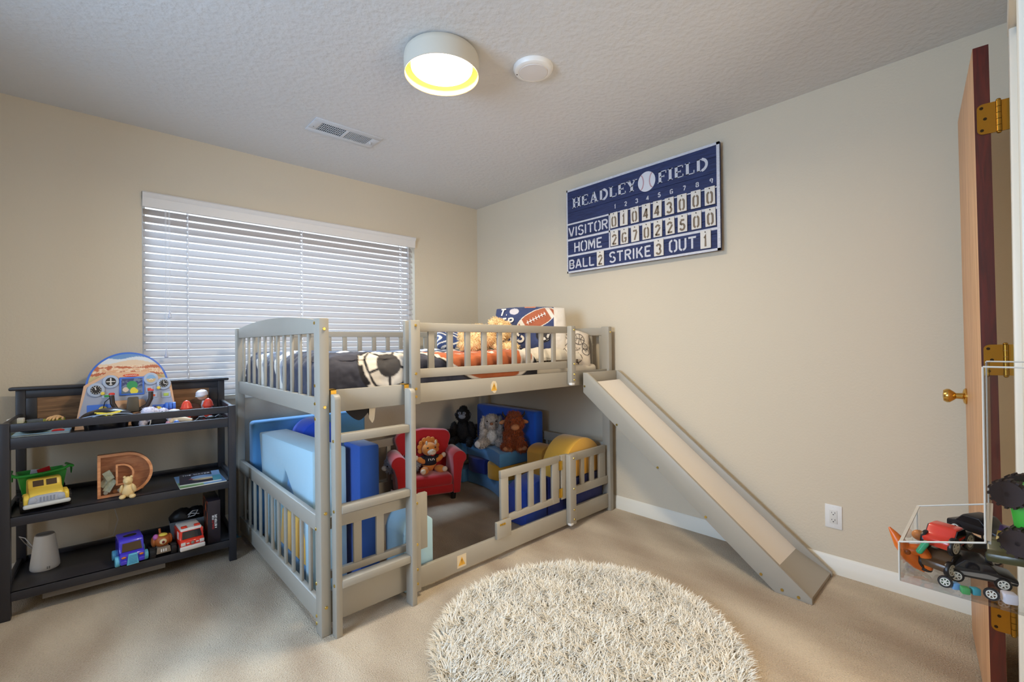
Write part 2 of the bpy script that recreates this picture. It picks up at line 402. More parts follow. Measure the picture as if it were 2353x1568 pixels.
# ------------------------------------------------------------------ window blind
def slat_mat():
    m = bpy.data.materials.new('blind_slat'); m.use_nodes = True; nt = m.node_tree; nt.nodes.clear()
    o = nd(nt, 'ShaderNodeOutputMaterial'); mx = nd(nt, 'ShaderNodeMixShader'); mx.inputs[0].default_value = 0.14
    d = nd(nt, 'ShaderNodeBsdfPrincipled'); d.inputs['Base Color'].default_value = rgb(190, 182, 177); d.inputs['Roughness'].default_value = .45
    t = nd(nt, 'ShaderNodeBsdfTranslucent'); t.inputs['Color'].default_value = (.92, .9, .93, 1)
    nt.links.new(d.outputs[0], mx.inputs[1]); nt.links.new(t.outputs[0], mx.inputs[2]); nt.links.new(mx.outputs[0], o.inputs['Surface'])
    return m
M_slat = slat_mat()
M_cord = mat('blind_cord', rgb(228, 230, 236), rough=.7)
bl = thing('window_blind', 'white wide-slat horizontal blind covering the window behind the bed', 'blind', ((WX0+WX1)/2, 0, WZ0))
bw = (WX1-WX0)/2-.008
bh = WZ1-WZ0
b = MB()
b.prism([(.0, bh-.004), (-.028, bh-.004), (-.034, bh-.012), (-.026, bh-.03), (-.020, bh-.036), (-.018, bh-.09), (-.008, bh-.092), (0, bh-.088)], -bw-.006, bw+.006, 'x')
b.build('valance', mat('valance_white', rgb(226, 222, 218), rough=.4), bl)
MB().box((-bw, .003, bh-.06), (bw, .06, bh-.006)).build('headrail', M_vinyl, bl)
holes = [-bw+.215, -.005, bw-.108]
b = MB(); nz = 26; pitch = .0440; z0 = bh-.107; tilt = radians(51); sw = .0245; th = .0016
def slat_piece(mb, x0, x1, u0, u1, zc):
    M = T(0, .038, zc) @ RX(tilt)
    mb.box((x0, u0, -th), (x1, u1, th), 0, 0, M)
for i in range(nz):
    zc = z0-pitch*i; x = -bw
    for hx in holes:
        slat_piece(b, x, hx-.0045, -sw, sw, zc); slat_piece(b, hx-.0045, hx+.0045, -sw, -.010, zc); slat_piece(b, hx-.0045, hx+.0045, .010, sw, zc); x = hx+.0045
    slat_piece(b, x, bw, -sw, sw, zc)
b.build('slats', M_slat, bl, smooth=0)
zb = z0-pitch*nz
MB().box((-bw, .014, zb+.006), (bw, .062, zb+.022), .004).build('bottom_rail', M_vinyl, bl)
for hx in holes:
    b = MB()
    b.box((hx-.002, .0165, zb+.01), (hx+.002, .0172, bh-.06)); b.box((hx-.002, .060, zb+.01), (hx+.002, .0607, bh-.06))
    b.build('ladder_cord', M_cord, bl)
for cx, zt in ((-bw+.118, 1.385), (-bw+.100, 1.15)):
    z = zt-WZ0
    b = MB(); b.cyl((cx, -.006, z), (cx, -.006, bh-.09), .0011, n=6); b.cyl((cx+.006, -.006, z), (cx+.004, -.006, bh-.09), .0009, n=6)
    c = b.build('pull_cord', M_cord, bl)
    MB().lathe([(.002, 0), (.004, -.004), (.005, -.02), (.010, -.040), (.0105, -.046), (.006, -.05), (0, -.05)], 16, c=(cx+.002, -.008, z)).build('tassel', mat('tassel_clear', rgb(214, 220, 236), rough=.2), c)
b = MB(); b.cyl((bw-.055, -.004, bh-.17), (bw-.055, -.004, bh-.09), .003, n=8); b.cyl((bw-.055, -.004, .35), (bw-.055, -.004, bh-.17), .0012, n=6); b.build('tilt_cord', M_cord, bl)

# ------------------------------------------------------------------ ceiling fittings
lx, ly, lR = -1.578, -1.728, .163
lt = thing('ceiling_light', 'grey drum ceiling light with gold lining, switched on', 'ceiling light', (lx, ly, H))
lh = .098
M_shade = mat('shade_grey', rgb(206, 200, 186), rough=.5)
M_gold = mat('shade_gold_lining', rgb(232, 164, 92), rough=.4, metal=.5)
b = MB(); b.lathe([(.05, 0), (lR-.035, -.001), (lR-.012, -.006), (lR-.003, -.016), (lR, -.032), (lR, -lh), (lR-.003, -lh-.002)], 64, cap=False)
b.build('shade', M_shade, lt)
b = MB(); b.lathe([(lR-.003, -lh-.002), (lR-.005, -lh), (lR-.005, -.035), (lR-.02, -.02), (.05, -.012)], 64, cap=False); b.build('shade_lining', M_gold, lt)
b = MB(); b.lathe([(lR-.03, -.03), (lR-.03, -.068), (lR-.034, -.073), (0, -.074)], 64); b.lathe([(lR-.03, -.03), (0, -.03)], 64)
b.build('diffuser', mat('lamp_glow', (1, .9, .7, 1), emit=((1.0, .88, .70, 1), 6)), lt)
b = MB(); b.lathe([(lR-.0305, -.05), (lR-.0285, -.05), (lR-.0285, -.054), (lR-.0305, -.054)], 48, cap=False)
b.build('diffuser_ring', M_gold, lt)
_ld = bpy.data.lights.new('lamp_disc', 'AREA'); _ld.shape = 'DISK'; _ld.size = 2*(lR-.036); _ld.energy = 34; _ld.color = (1.0, .855, .62)
_lo = bpy.data.objects.new('lamp_disc', _ld); _lo.location = (0, 0, -.0755); _lo.parent = lt; COL.objects.link(_lo)
dk = thing('round_sensor', 'flat round white fixture on the ceiling right of the lit drum light', 'ceiling fixture', (-1.205, -1.925, H))
MB().lathe([(.092, 0), (.092, -.006), (.086, -.018), (.078, -.022), (.068, -.0225), (.067, -.021), (0, -.021)], 48).build('body', M_white, dk)
MB().lathe([(.066, -.0205), (.064, -.024), (.03, -.0255), (0, -.026)], 48).build('lens', mat('lens_white', rgb(218, 214, 212), rough=.5), dk)
MB().cyl((-.045, .062, -.0235), (-.045, .062, -.0215), .003, n=10).build('indicator', mat('black_plastic', rgb(28, 27, 28), rough=.45), dk)
# supply vent
vx0, vx1, vy0, vy1 = -1.779, -1.377, -.80, -.611
vt = thing('ceiling_vent', 'white metal ceiling vent with two louvred halves and a lever', 'vent', ((vx0+vx1)/2, (vy0+vy1)/2, H))
M_vent = mat('vent_enamel', rgb(206, 210, 216), rough=.45)
w2, d2 = (vx1-vx0)/2, (vy1-vy0)/2
b = MB()
b.box((-w2, -d2, -.006), (w2, -.052, 0), .002); b.box((-w2, .052, -.006), (w2, d2, 0), .002)
b.box((-w2, -.053, -.006), (-.152, .053, 0), .002); b.box((.152, -.053, -.006), (w2, .053, 0), .002); b.box((-.01, -.053, -.006), (.01, .053, 0), .002)
b.build('face_frame', M_vent, vt)
MB().box((-.153, -.053, -.0012), (.153, .053, -.0002)).build('duct_shade', mat('duct_shade_black', rgb(22, 18, 16), rough=.9), vt)  # flat black sheet painting the shade of the open duct behind the louvres
b = MB()
for i in range(14):
    x = -.147+.0105*i; b.box((-.0022, -.052, -.0006), (.0022, .052, .0006), 0, 0, T(x, 0, -.0035) @ RY(radians(80)))
for y in (-.026, 0, .026): b.box((-.152, y-.002, -.004), (-.011, y+.0015, -.0014))
b.build('open_louvre', M_vent, vt, smooth=0)
b = MB()
for i in range(14):
    x = .0175+.0102*i; b.box((-.0052, -.052, -.0007), (.0052, .052, .0007), 0, 0, T(x, 0, -.0045) @ RY(radians(-22)))
b.build('shut_louvre', M_vent, vt, smooth=0)
b = MB(); b.box((.158, -.004, -.018), (.162, .004, -.005)); b.box((.156, -.012, -.0072), (.170, .012, -.0058)); b.build('damper_lever', M_vent, vt)
for x in (-.178, .178): MB().cyl((x, 0.02, -.0072), (x, .02, -.0055), .0035, n=10).build('screw', mat('screw_grey', rgb(150, 152, 156), rough=.4, metal=.6), vt)
# wall outlet
ot = thing('wall_outlet', 'white duplex power outlet on the right wall above the baseboard', 'outlet', (0, -2.81, .282))
MB().box((-.005, -.036, -.058), (0, .036, .058), .003).build('cover_plate', M_white, ot)
MB().box((-.0075, -.0165, -.034), (-.004, .0165, .034), .0015).build('receptacle', mat('outlet_face', rgb(222, 219, 212), rough=.35), ot)
b = MB()
for zc in (.0175, -.0175):
    b.box((-.0079, -.0075, zc-.001), (-.0072, -.0055, zc+.007)); b.box((-.0079, .0055, zc-.0005), (-.0072, .0075, zc+.006))
    b.prism([(p[0], p[1]) for p in arc(0, zc-.0065, .0026, .0026, 180, 360, 8)]+[(.0026, zc-.0045), (-.0026, zc-.0045)], -.0079, -.0072, 'x')
b.build('slots', mat('black_plastic', rgb(28, 27, 28)), ot)
for zc in (.048, -.048): MB().cyl((-.0062, 0, zc), (-.0048, 0, zc), .003, n=12).build('cover_screw', M_white, ot)
# ------------------------------------------------------------------ low loft bed
M_bed = mat('bed_grey_paint', rgb(166, 160, 148), rough=.42, var=(3, .03))
M_bolt = mat('bolt_brass', rgb(206, 176, 96), rough=.3, metal=.9)
BX0, BX1, BY0, BY1 = -2.048, -.046, -1.54, -.14
bed = thing('loft_bed', 'grey painted wooden low loft bed with slatted rails, fenced lower playpen and open gate', 'bed', ((BX0+BX1)/2, (BY0+BY1)/2, 0))
BO = Vector(bed.location)
def bedpart(name, a, c, bev=.003, m=None, parent=None):
    return MB().box(tuple(Vector(a)-BO), tuple(Vector(c)-BO), bev).build(name, m or M_bed, parent or bed)
def bolts(pts, axis, mb=None):
    for p in pts:
        b = MB(); p = Vector(p)-BO; d = Vector({'y': (0, -.0028, 0), 'x': (-.0028, 0, 0)}[axis])
        b.cyl(p, p+d, .0068, .0056, n=14); b.cyl(p+d*.9, p+d*1.15, .003, n=6); b.build('bolt', M_bolt, bed)
PT = 1.274
posts = {}
for nm, x0, x1, y0, y1 in (('fl', BX0, BX0+.040, BY0, BY0+.062), ('bl', BX0, BX0+.04, BY1-.062, BY1), ('fr', BX1-.040, BX1, BY0, BY0+.062), ('br', BX1-.04, BX1, BY1-.062, BY1)):
    posts[nm] = bedpart('corner_post', (x0, y0, 0), (x1, y1, PT), .005)
bolts([(-2.028, BY0, z) for z in (1.23, .915, .49, .115)]+[(-.064, BY0, 1.235)], 'y')
bolts([(BX0, BY0+.05, z) for z in (1.255, 1.0, .927, .865, .42, .20, .07, .04)], 'x')
# both ends
bal_y = [-.285, -.395, -.505, -.615, -.725, -.835, -.94, -1.045, -1.155, -1.265, -1.375, -1.462]
for x0, x1, arch in ((BX0+.006, BX0+.030, True), (BX1-.034, BX1-.010, False)):
    ya, yb = BY0+.060, BY1-.060
    n = 24; top = []
    for i in range(n+1):
        u = i/n; top.append((ya+(yb-ya)*u, (1.268+.034*sin(pi*min(1, max(0, u*1.0)))**.8) if arch else 1.268))
    poly = [(y-BO.y, z) for y, z in ([(ya, 1.213), (yb, 1.213)]+top[::-1])]
    MB().prism(poly, x0-BO.x, x1-BO.x, 'x', bev=.003).build('arched_top_rail' if arch else 'top_rail', M_bed, bed)
    bedpart('end_rail', (x0, ya, .878), (x1, yb, .950)); bedpart('guard_rail', (x0, ya, .402), (x1, yb, .468)); bedpart('bottom_rail', (x0, ya, .038), (x1, yb, .125))
    for y in bal_y:
        bedpart('baluster', (x0+.006, y-.0115, .945), (x1-.006, y+.0115, 1.22), .002)
        bedpart('baluster', (x0+.006, y-.0115, .12), (x1-.006, y+.0115, .41), .002)
# back long side
bxs = [-1.925+.1125*i for i in range(17)]
for z0, z1 in ((1.222, 1.262), (.885, .978), (.385, .445), (.03, .12)):
    bedpart('back_rail', (BX0+.038, BY1-.036, z0), (BX1-.038, BY1-.014, z1))
for x in bxs:
    bedpart('baluster', (x-.016, BY1-.032, .97), (x+.016, BY1-.018, 1.23), .002)
    bedpart('baluster', (x-.016, BY1-.032, .115), (x+.016, BY1-.018, .39), .002)
# front: side rail, bottom rails
yf = BY0+.018
bedpart('side_rail', (BX0+.038, yf, .888), (BX1-.038, yf+.022, .980))
bedpart('bottom_rail', (BX0+.038, yf+.001, .036), (-1.62, yf+.0215, .162))
bedpart('bottom_rail', (-1.63, yf, .022), (BX1-.038, yf+.022, .118))
# upper guard
gx0, gx1 = -1.636, -.488
bedpart('guard_post', (gx0, BY0-.004, .886), (gx0+.050, yf, 1.276), .004); bedpart('guard_post', (gx0-.004, yf+.023, .886), (gx0+.044, yf+.045, 1.276), .004)
bolts([(gx0+.025, BY0-.004, z) for z in (1.252, 1.028, .958, .922)], 'y')
gp = bedpart('guard_post', (gx1-.022, BY0-.020, .900), (gx1+.022, yf, 1.27), .006)
bedpart('plastic_foot', (gx1-.023, BY0-.021, .897), (gx1+.006, BY0+.004, .914), .004, M_white, gp)
bolts([(gx1+.004, BY0-.020, z) for z in (1.245, 1.03, .965, .93)], 'y')
bedpart('guard_rail', (gx0+.046, yf, 1.224), (gx1-.012, yf+.022, 1.266)); bedpart('guard_rail', (gx0+.046, yf, 1.005), (gx1-.012, yf+.022, 1.048))
for i in range(9):
    x = -1.508+.1105*i; bedpart('baluster', (x-.0165, yf+.004, 1.04), (x+.0165, yf+.018, 1.232), .002)
# lower fence left of the opening (behind the ladder) and the entry stub
bedpart('guard_rail', (BX0+.038, yf, .415), (-1.60, yf+.022, .462)); bedpart('guard_rail', (BX0+.038, yf, .215), (-1.60, yf+.022, .245))
for x in (-1.885, -1.782): bedpart('baluster', (x-.018, yf+.004, .24), (x+.018, yf+.018, .42), .002)
bedpart('entry_post', (-1.632, BY0-.004, .022), (-1.592, yf, .468), .004); bolts([(-1.613, BY0-.004, z) for z in (.43, .24, .125, .06)], 'y')
bedpart('entry_stile', (-1.584, yf, .20), (-1.543, yf+.022, .462)); bedpart('guard_rail', (-1.60, yf+.0015, .41), (-1.544, yf+.0205, .455)); bedpart('guard_rail', (-1.60, yf+.0015, .202), (-1.544, yf+.0205, .24))
# right fixed panel and post
px_ = -.505
lp = bedpart('gate_post', (px_-.030, BY0-.020, .028), (px_+.030, yf, .465), .006); bedpart('plastic_foot', (px_-.031, BY0-.021, .026), (px_-.004, BY0+.004, .043), .004, M_white, lp)
bolts([(px_+.006, BY0-.020, z) for z in (.44, .25, .12, .06)], 'y')
bedpart('guard_rail', (px_, yf, .408), (-.112, yf+.022, .457)); bedpart('guard_rail', (px_, yf, .19), (-.084, yf+.022, .243))
for x0, x1 in ((-.377, -.343), (-.278, -.238), (-.182, -.112)): bedpart('baluster', (x0, yf+.002, .23), (x1, yf+.02, .42), .002)
bedpart('hinge_stile', (-.575, yf, .19), (-.53, yf+.022, .464)); bedpart('guard_rail', (-.56, yf+.0015, .42), (px_, yf+.0205, .463)); bedpart('guard_rail', (-.56, yf+.0015, .192), (px_, yf+.0205, .22))
# gate leaf
gate = bedpart('gate_frame', (-1.074, yf, .424), (-.590, yf+.021, .466))
bedpart('gate_stile', (-1.073, yf+.0012, .085), (-1.018, yf+.020, .43), .003, None, gate); bedpart('gate_stile', (-.655, yf+.0012, .181), (-.591, yf+.020, .43), .003, None, gate)
bedpart('gate_rail', (-1.03, yf+.0022, .178), (-.590, yf+.021, .216), .003, None, gate)
for x0, x1 in ((-.957, -.917), (-.856, -.816), (-.752, -.712)): bedpart('baluster', (x0, yf+.003, .21), (x1, yf+.018, .43), .002, None, gate)
M_brassy = mat('bright_brass', rgb(222, 178, 70), rough=.28, metal=.9)
for z in (.405, .235):
    b = MB(); b.box(tuple(Vector((-.600, yf-.0025, z-.028))-BO), tuple(Vector((-.566, yf, z+.028))-BO), .001)
    b.cyl(Vector((-.5825, yf-.004, z-.028))-BO, Vector((-.5825, yf-.004, z+.028))-BO, .004, n=10); b.build('gate_hinge', M_brassy, gate)
b = MB()
for x in (-1.058, -1.042): b.box(tuple(Vector((x-.005, yf-.004, .12))-BO), tuple(Vector((x+.005, yf, .205))-BO), .001)
b.cyl(Vector((-1.05, yf-.008, .12))-BO, Vector((-1.05, yf-.008, .20))-BO, .0045, n=10); b.cyl(Vector((-1.05, yf-.008, .168))-BO, Vector((-1.025, yf-.02, .172))-BO, .004, n=10)
b.build('latch_bolt', M_brassy, gate)
bk = bedpart('latch_block', (-1.125, yf-.022, .112), (-1.020, yf-.001, .204), .004)
b = MB()
for x in (-1.10, -1.085, -1.072): b.cyl(Vector((x, yf-.0255, .188))-BO, Vector((x, yf-.022, .188))-BO, .006, n=12)
b.build('latch_keeper', M_brassy, bk)
# bed slats under the mattress
for i in range(12):
    x = BX0+.12+.16*i; bedpart('bed_slat', (x-.035, BY0+.058, .905), (x+.035, BY1-.038, .923), 0)
# warning stickers: worn square, exclamation triangle
M_stk = mat('sticker_cream', rgb(222, 206, 176), rough=.6); M_stk_y = mat('sticker_amber', rgb(224, 170, 62), rough=.6); M_ink = mat('sticker_ink', rgb(90, 66, 20), rough=.6)
def sticker(x, z, torn):
    y = yf-BO.y; s = .027; b = MB()
    if torn:
        r2 = random.Random(3); P = [(x-BO.x+s*1.0*cos(a)*r2.uniform(.85, 1.02)*(.9), z+s*1.25*sin(a)*r2.uniform(.85, 1.05)) for a in [2*pi*i/18 for i in range(18)]]
    else: P = [(x-BO.x-s*1.05, z-s*1.15), (x-BO.x+s*1.05, z-s*1.15), (x-BO.x+s*1.05, z+s*1.15), (x-BO.x-s*1.05, z+s*1.15)]
    b.prism(P, y-.0008, y-.0001, 'y'); o = b.build('warning_sticker', M_stk, bed, smooth=0)
    t = .021; b = MB(); b.prism([(x-BO.x-t, z-t), (x-BO.x+t, z-t), (x-BO.x, z+t)], y-.0013, y-.0007, 'y'); b.build('warning_triangle', M_stk_y, o, smooth=0)
    b = MB(); b.box((x-BO.x-.0017, y-.0018, z-.004), (x-BO.x+.0017, y-.0012, z+.010)); b.box((x-BO.x-.0017, y-.0018, z-.0105), (x-BO.x+.0017, y-.0012, z-.0075)); b.build('exclamation_mark', M_ink, o, smooth=0)
sticker(-1.118, .931, True); sticker(-1.345, .070, False)

# ------------------------------------------------------------------ ladder hooked on the bed
lad = thing('bed_ladder', 'grey wooden ladder with three rungs hooked on the front left of the bed', 'ladder', (-1.828, BY0-.03, 0))
LO = Vector(lad.location)
def rail(x0, x1, depth):
    y1 = BY0-.003-LO.y; y0 = y1-depth; r = .022
    P = [(y1, 0), (y1, .966), (y0+r, .966)]+arc(y0+r, .966-r, r, r, 90, 180, 6)+[(y0, 0)]
    return MB().prism([(p[0], p[1]) for p in P], x0-LO.x, x1-LO.x, 'x', bev=.003).build('side_rail', M_bed, lad)
rail(-2.006, -1.980, .042); rail(-1.672, -1.647, .056)
for z0, z1 in ((.772, .806), (.487, .518), (.190, .222)):
    MB().box((-1.981-LO.x, BY0-.048-LO.y, z0), (-1.671-LO.x, BY0-.004-LO.y, z1), .004).build('rung', M_bed, lad)
for x in (-1.993, -1.660):
    b = MB(); b.box((x-.011-LO.x, BY0-.003-LO.y, .955), (x+.011-LO.x, BY0+.0-LO.y, .9845)); b.box((x-.011-LO.x, BY0-.003-LO.y, .9815), (x+.011-LO.x, BY0+.038-LO.y, .9845)); b.build('hook', mat('hook_gold', rgb(206, 160, 60), rough=.35, metal=.7), lad)
for z in (.78, .5, .205): MB().cyl((-2.009-LO.x, BY0-.03-LO.y, z), (-2.005-LO.x, BY0-.03-LO.y, z), .006, n=12).build('bolt', M_bolt, lad)

# ------------------------------------------------------------------ slide
sl = thing('toddler_slide', 'grey wooden slide with white chute leading from the bed to the carpet', 'slide', (-.222, -2.17, 0))
SO = Vector(sl.location)
side = [(-1.563, .972), (-1.592, .972), (-1.632, .943), (-2.812, .024), (-2.813, 0.0), (-2.664, 0.0), (-1.563, .845)]
for x0, x1 in ((-.402, -.384), (-.062, -.044)):
    MB().prism([(y-SO.y, z) for y, z in side], x0-SO.x, x1-SO.x, 'x', bev=.002).build('side_panel', M_bed, sl)
d = Vector((0, -2.812+1.632, .024-.943)).normalized(); nrm_ = Vector((0, d.z, -d.y)) if d.y > 0 else Vector((0, -d.z, d.y))
nrm_ = Vector((0, -.614, .789))*-1 if False else Vector((0, d.z, -d.y))
if nrm_.z < 0: nrm_ = -nrm_
e0 = Vector((0, -1.632, .943)); 
def chute(t0, t1, off, th, name, m, x0=-.384, x1=-.062):
    a = e0+d*t0-nrm_*off; c = e0+d*t1-nrm_*off
    P = [(a.y, a.z), (c.y, c.z), ((c-nrm_*th).y, (c-nrm_*th).z), ((a-nrm_*th).y, (a-nrm_*th).z)]
    return MB().prism([(y-SO.y, z) for y, z in P], x0-SO.x, x1-SO.x, 'x').build(name, m, sl)
chute(.0, 1.332, .040, .008, 'chute', mat('slide_white', rgb(240, 233, 224), rough=.3, coat=.2))
# lower flat run-out
P = [(-2.664, .030), (-2.806, .022), (-2.806, .004), (-2.664, .018)]
a = e0+d*1.332-nrm_*.040
P = [(a.y, a.z), (-2.806, .020), (-2.806, .002), (a.y, a.z-.02)]
MB().prism([(y-SO.y, z) for y, z in P], -.384-SO.x, -.062-SO.x, 'x').build('run_out', M_bed, sl)
MB().box((-.384-SO.x, -1.585-SO.y, .875), (-.062-SO.x, -1.567-SO.y, .972), .003).build('top_plate', M_bed, sl)
for y, z in ((-1.575, .885), (-1.813, .669), (-2.078, .464), (-2.345, .261), (-2.605, .062), (-2.694, .022), (-2.76, .014)):
    MB().cyl((-.405-SO.x, y-SO.y, z), (-.401-SO.x, y-SO.y, z), .0065, n=14).build('bolt', M_bolt, sl)
# ------------------------------------------------------------------ stroke lettering
def _o(x0, x1, gap=True, n=9):
    cx, rx = (x0+x1)/2, (x1-x0)/2; g = 14 if gap else 0
    r = min(rx, .24)
    L = arc(cx, 1-r, rx, r, 90+g, 180, n)+arc(cx, r, rx, r, 180, 270-g, n)
    R = [(2*cx-x, y) for x, y in L]
    return [L, R] if gap else [L+R[::-1]+[L[0]]]
GL = {
 '0': (.56, _o(.02, .54)), 'O': (.58, _o(.02, .56)),
 '1': (.34, [[(.04, .80), (.17, .97), (.17, .0)]]),
 '2': (.54, [arc(.27, .74, .25, .25, 170, 20, 10), arc(.27, .74, .25, .25, 5, -40, 5)+[(.03, .03)], [(.0, .03), (.54, .03)]]),
 '3': (.54, [arc(.26, .75, .24, .23, 165, -70, 14), arc(.26, .27, .26, .25, 75, -165, 14)]),
 '4': (.58, [[(.40, .0), (.40, .26)], [(.40, .36), (.40, 1.0)], [(.36, .98), (.02, .30), (.58, .30)]]),
 '5': (.54, [[(.50, .96), (.08, .96)], [(.08, .88), (.06, .54)], arc(.26, .30, .26, .28, 130, -160, 14)]),
 '6': (.54, [arc(.27, .74, .25, .24, 20, 90, 6), arc(.27, .74, .25, .24, 105, 180, 6)+[(.02, .3)]+arc(.27, .26, .25, .24, 180, 255, 6), arc(.27, .26, .25, .24, 285, 360, 6)+[(.52, .42), (.3, .42)]]),
 '7': (.54, [[(.02, .96), (.54, .96)], [(.52, .86), (.20, .0)]]),
 '8': (.54, [arc(.27, .75, .22, .23, 100, 260, 10), arc(.27, .75, .22, .23, 80, -80, 10), arc(.27, .26, .25, .25, 100, 260, 10), arc(.27, .26, .25, .25, 80, -80, 10)]),
 '9': (.54, [arc(.27, .73, .24, .25, 100, 260, 10), arc(.27, .73, .24, .25, 80, -20, 8)+[(.40, .02)]]),
 'V': (.60, [[(.02, 1), (.28, .02)], [(.32, .02), (.58, 1)]]),
 'I': (.16, [[(.08, 1), (.08, 0)]]),
 'S': (.54, [arc(.27, .76, .24, .22, 20, 170, 10)+arc(.27, .76, .24, .22, 180, 250, 6), arc(.27, .26, .25, .24, 80, -10, 8)+arc(.27, .26, .25, .24, -20, -160, 10)]),
 'T': (.58, [[(.0, .95), (.58, .95)], [(.29, .88), (.29, 0)]]),
 'R': (.56, [[(.06, 1), (.06, 0)], [(.14, .95), (.34, .95)]+arc(.34, .73, .18, .22, 90, -90, 8)+[(.14, .51)], [(.30, .45), (.53, 0)]]),
 'H': (.58, [[(.06, 1), (.06, 0)], [(.52, 1), (.52, 0)], [(.13, .5), (.45, .5)]]),
 'M': (.70, [[(.06, 0), (.06, 1)], [(.10, .98), (.35, .3), (.60, .98)], [(.64, 1), (.64, 0)]]),
 'E': (.52, [[(.06, 1), (.06, 0)], [(.13, .95), (.50, .95)], [(.13, .5), (.42, .5)], [(.13, .05), (.50, .05)]]),
 'B': (.54, [[(.06, 1), (.06, 0)], [(.13, .95), (.32, .95)]+arc(.32, .74, .17, .21, 90, -90, 8)+[(.13, .53)], [(.13, .46), (.32, .46)]+arc(.32, .255, .19, .205, 90, -90, 8)+[(.13, .05)]]),
 'A': (.60, [[(.03, 0), (.28, .98)], [(.32, .98), (.57, 0)], [(.17, .3), (.43, .3)]]),
 'L': (.50, [[(.06, 1), (.06, 0)], [(.13, .05), (.50, .05)]]),
 'K': (.58, [[(.06, 1), (.06, 0)], [(.52, 1), (.14, .45)], [(.26, .56), (.55, 0)]]),
 'U': (.58, [[(.06, 1), (.06, .26)]+arc(.29, .26, .23, .24, 180, 262, 8), arc(.29, .26, .23, .24, 278, 360, 8)+[(.52, 1)]]),
 'P': (.54, [[(.06, 1), (.06, 0)], [(.13, .95), (.33, .95)]+arc(.33, .71, .18, .24, 90, -90, 8)+[(.13, .47)]]),
 'F': (.50, [[(.06, 1), (.06, 0)], [(.13, .95), (.50, .95)], [(.13, .52), (.42, .52)]]),
 'D': (.56, [[(.06, 1), (.06, 0)], [(.13, .95), (.26, .95)]+arc(.26, .5, .26, .45, 90, -90, 12)+[(.13, .05)]]),
 'W': (.80, [[(.02, 1), (.20, .02)], [(.22, .02), (.40, .8), (.58, .02)], [(.60, .02), (.78, 1)]]),
 'Q': (.60, _o(.02, .56)+[[(.36, .2), (.58, .0)]]),
 'Y': (.58, [[(.02, 1), (.29, .48), (.56, 1)], [(.29, .44), (.29, 0)]]),
 '.': (.16, [[(.05, .06), (.13, .06)]]), ' ': (.3, []),
}
def text_width(t, sp=.16): return sum(GL[c][0]+sp for c in t)-sp
def draw_text(mb, t, x, y, h, w, fmap, th=.11, sp=.16, hh=.0006, slant=0.0, sub=False):
    """text scaled to fill width w and height h from (x, y)"""
    k = w/text_width(t, sp); cx = x
    for c in t:
        gw, st_ = GL[c]
        for s_ in st_:
            P = [(cx+(px+slant*py)*k, y+py*h) for px, py in s_]
            if sub:
                Q = [P[0]]
                for a, c2 in zip(P, P[1:]):
                    n = max(1, int(hypot(c2[0]-a[0], c2[1]-a[1])/.012))
                    Q += [(a[0]+(c2[0]-a[0])*i/n, a[1]+(c2[1]-a[1])*i/n) for i in range(1, n+1)]
                P = Q
            mb.ribbon(P, th*h, fmap, hh)
        cx += (gw+sp)*k
# ------------------------------------------------------------------ mattress and bedding
M_sheet = mat('sheet_cream', rgb(226, 216, 198), rough=.85, sheen=.2, bump=(60, .2, .004))
MX0, MX1, MY0, MY1, MZ0, MZ1 = -1.965, -.095, -1.452, -.19, .923, 1.015
mt = MB(); mt.box((MX0, MY0, MZ0), (MX1, MY1, MZ1), .03, seg=4)
tag(mt.build('mattress', M_sheet), 'cream sheeted mattress lying in the loft bed', 'mattress')
def fold(d, W, r):
    s = 1 if d >= 0 else -1; d = abs(d)
    if d < W-r: return s*d, 0.0
    a = (d-(W-r))/r
    if a < pi/2: return s*(W-r+r*sin(a)), r*(1-cos(a))
    return s*W, r+(d-(W-r)-pi/2*r)
M_print = mat('comforter_print', (1, 1, 1, 1), rough=.8, attr=True, sheen=.15, bump=(140, .12, .002))
C_nav, C_wht, C_org, C_blk, C_gry = [rgb(*c)[:3] for c in ((62, 64, 80), (232, 224, 212), (184, 98, 54), (34, 31, 36), (150, 152, 162))]
def ball_paint(dx, dy, R):
    r = hypot(dx, dy); a = atan2(dy, dx)
    if r > R: return None
    if r > R*.955: return C_blk
    if r < R*.40: return (.045, .04, .04)
    k = (a+.35) % (2*pi/5)-pi/5
    if abs(k*r) < .006 and r < R*.70: return C_blk
    if r > R*.70:
        k2 = abs(k)*r
        if r > R*.84 and k2 < .05: return C_blk
        if abs(r-(R*.70+abs(k)*R*.12)) < .006: return C_blk
    return C_wht
def comf_paint(x, s):
    c = ball_paint(x+1.705, s-.652, .148)
    if c: return c
    # big football printed toward the front right
    fx, fs = x+1.10, s-.50
    e = (fx*cos(.25)+fs*sin(.25))/.43; f = (-fx*sin(.25)+fs*cos(.25))/.27
    q = e*e+f*f+.25*abs(e)**3
    if q < 1.0:
        if q > .90: return C_wht
        if abs(abs(e)-.70) < .075: return C_wht
        if abs(f+.12*0) < .05 and abs(e) < .40: return C_wht
        if abs(f) < .17 and abs(e) < .42 and abs(((e+.42)*7) % 1-.5) < .16: return C_wht
        return C_org
    if q < 1.08: return C_blk
    # white and grey bands over the middle
    if -.55 < s < .18:
        b_ = (s*3.1+x*.9+.08*sin(x*9)) % 1
        if b_ < .42: return C_wht if b_ < .3 else C_gry
    if x > -.82: return C_blk
    return C_nav
CX, CY_, CW, CWY, CR, CZ = -1.364, -.832, .633, .640, .07, 1.118
nu, nv = 300, 340
p0_, p1_ = -(CW-CR+pi/2*CR+.15), CW-CR+pi/2*CR-.02
q1_ = CWY-CR+pi/2*CR+.125; q0_ = -q1_
verts_col = []
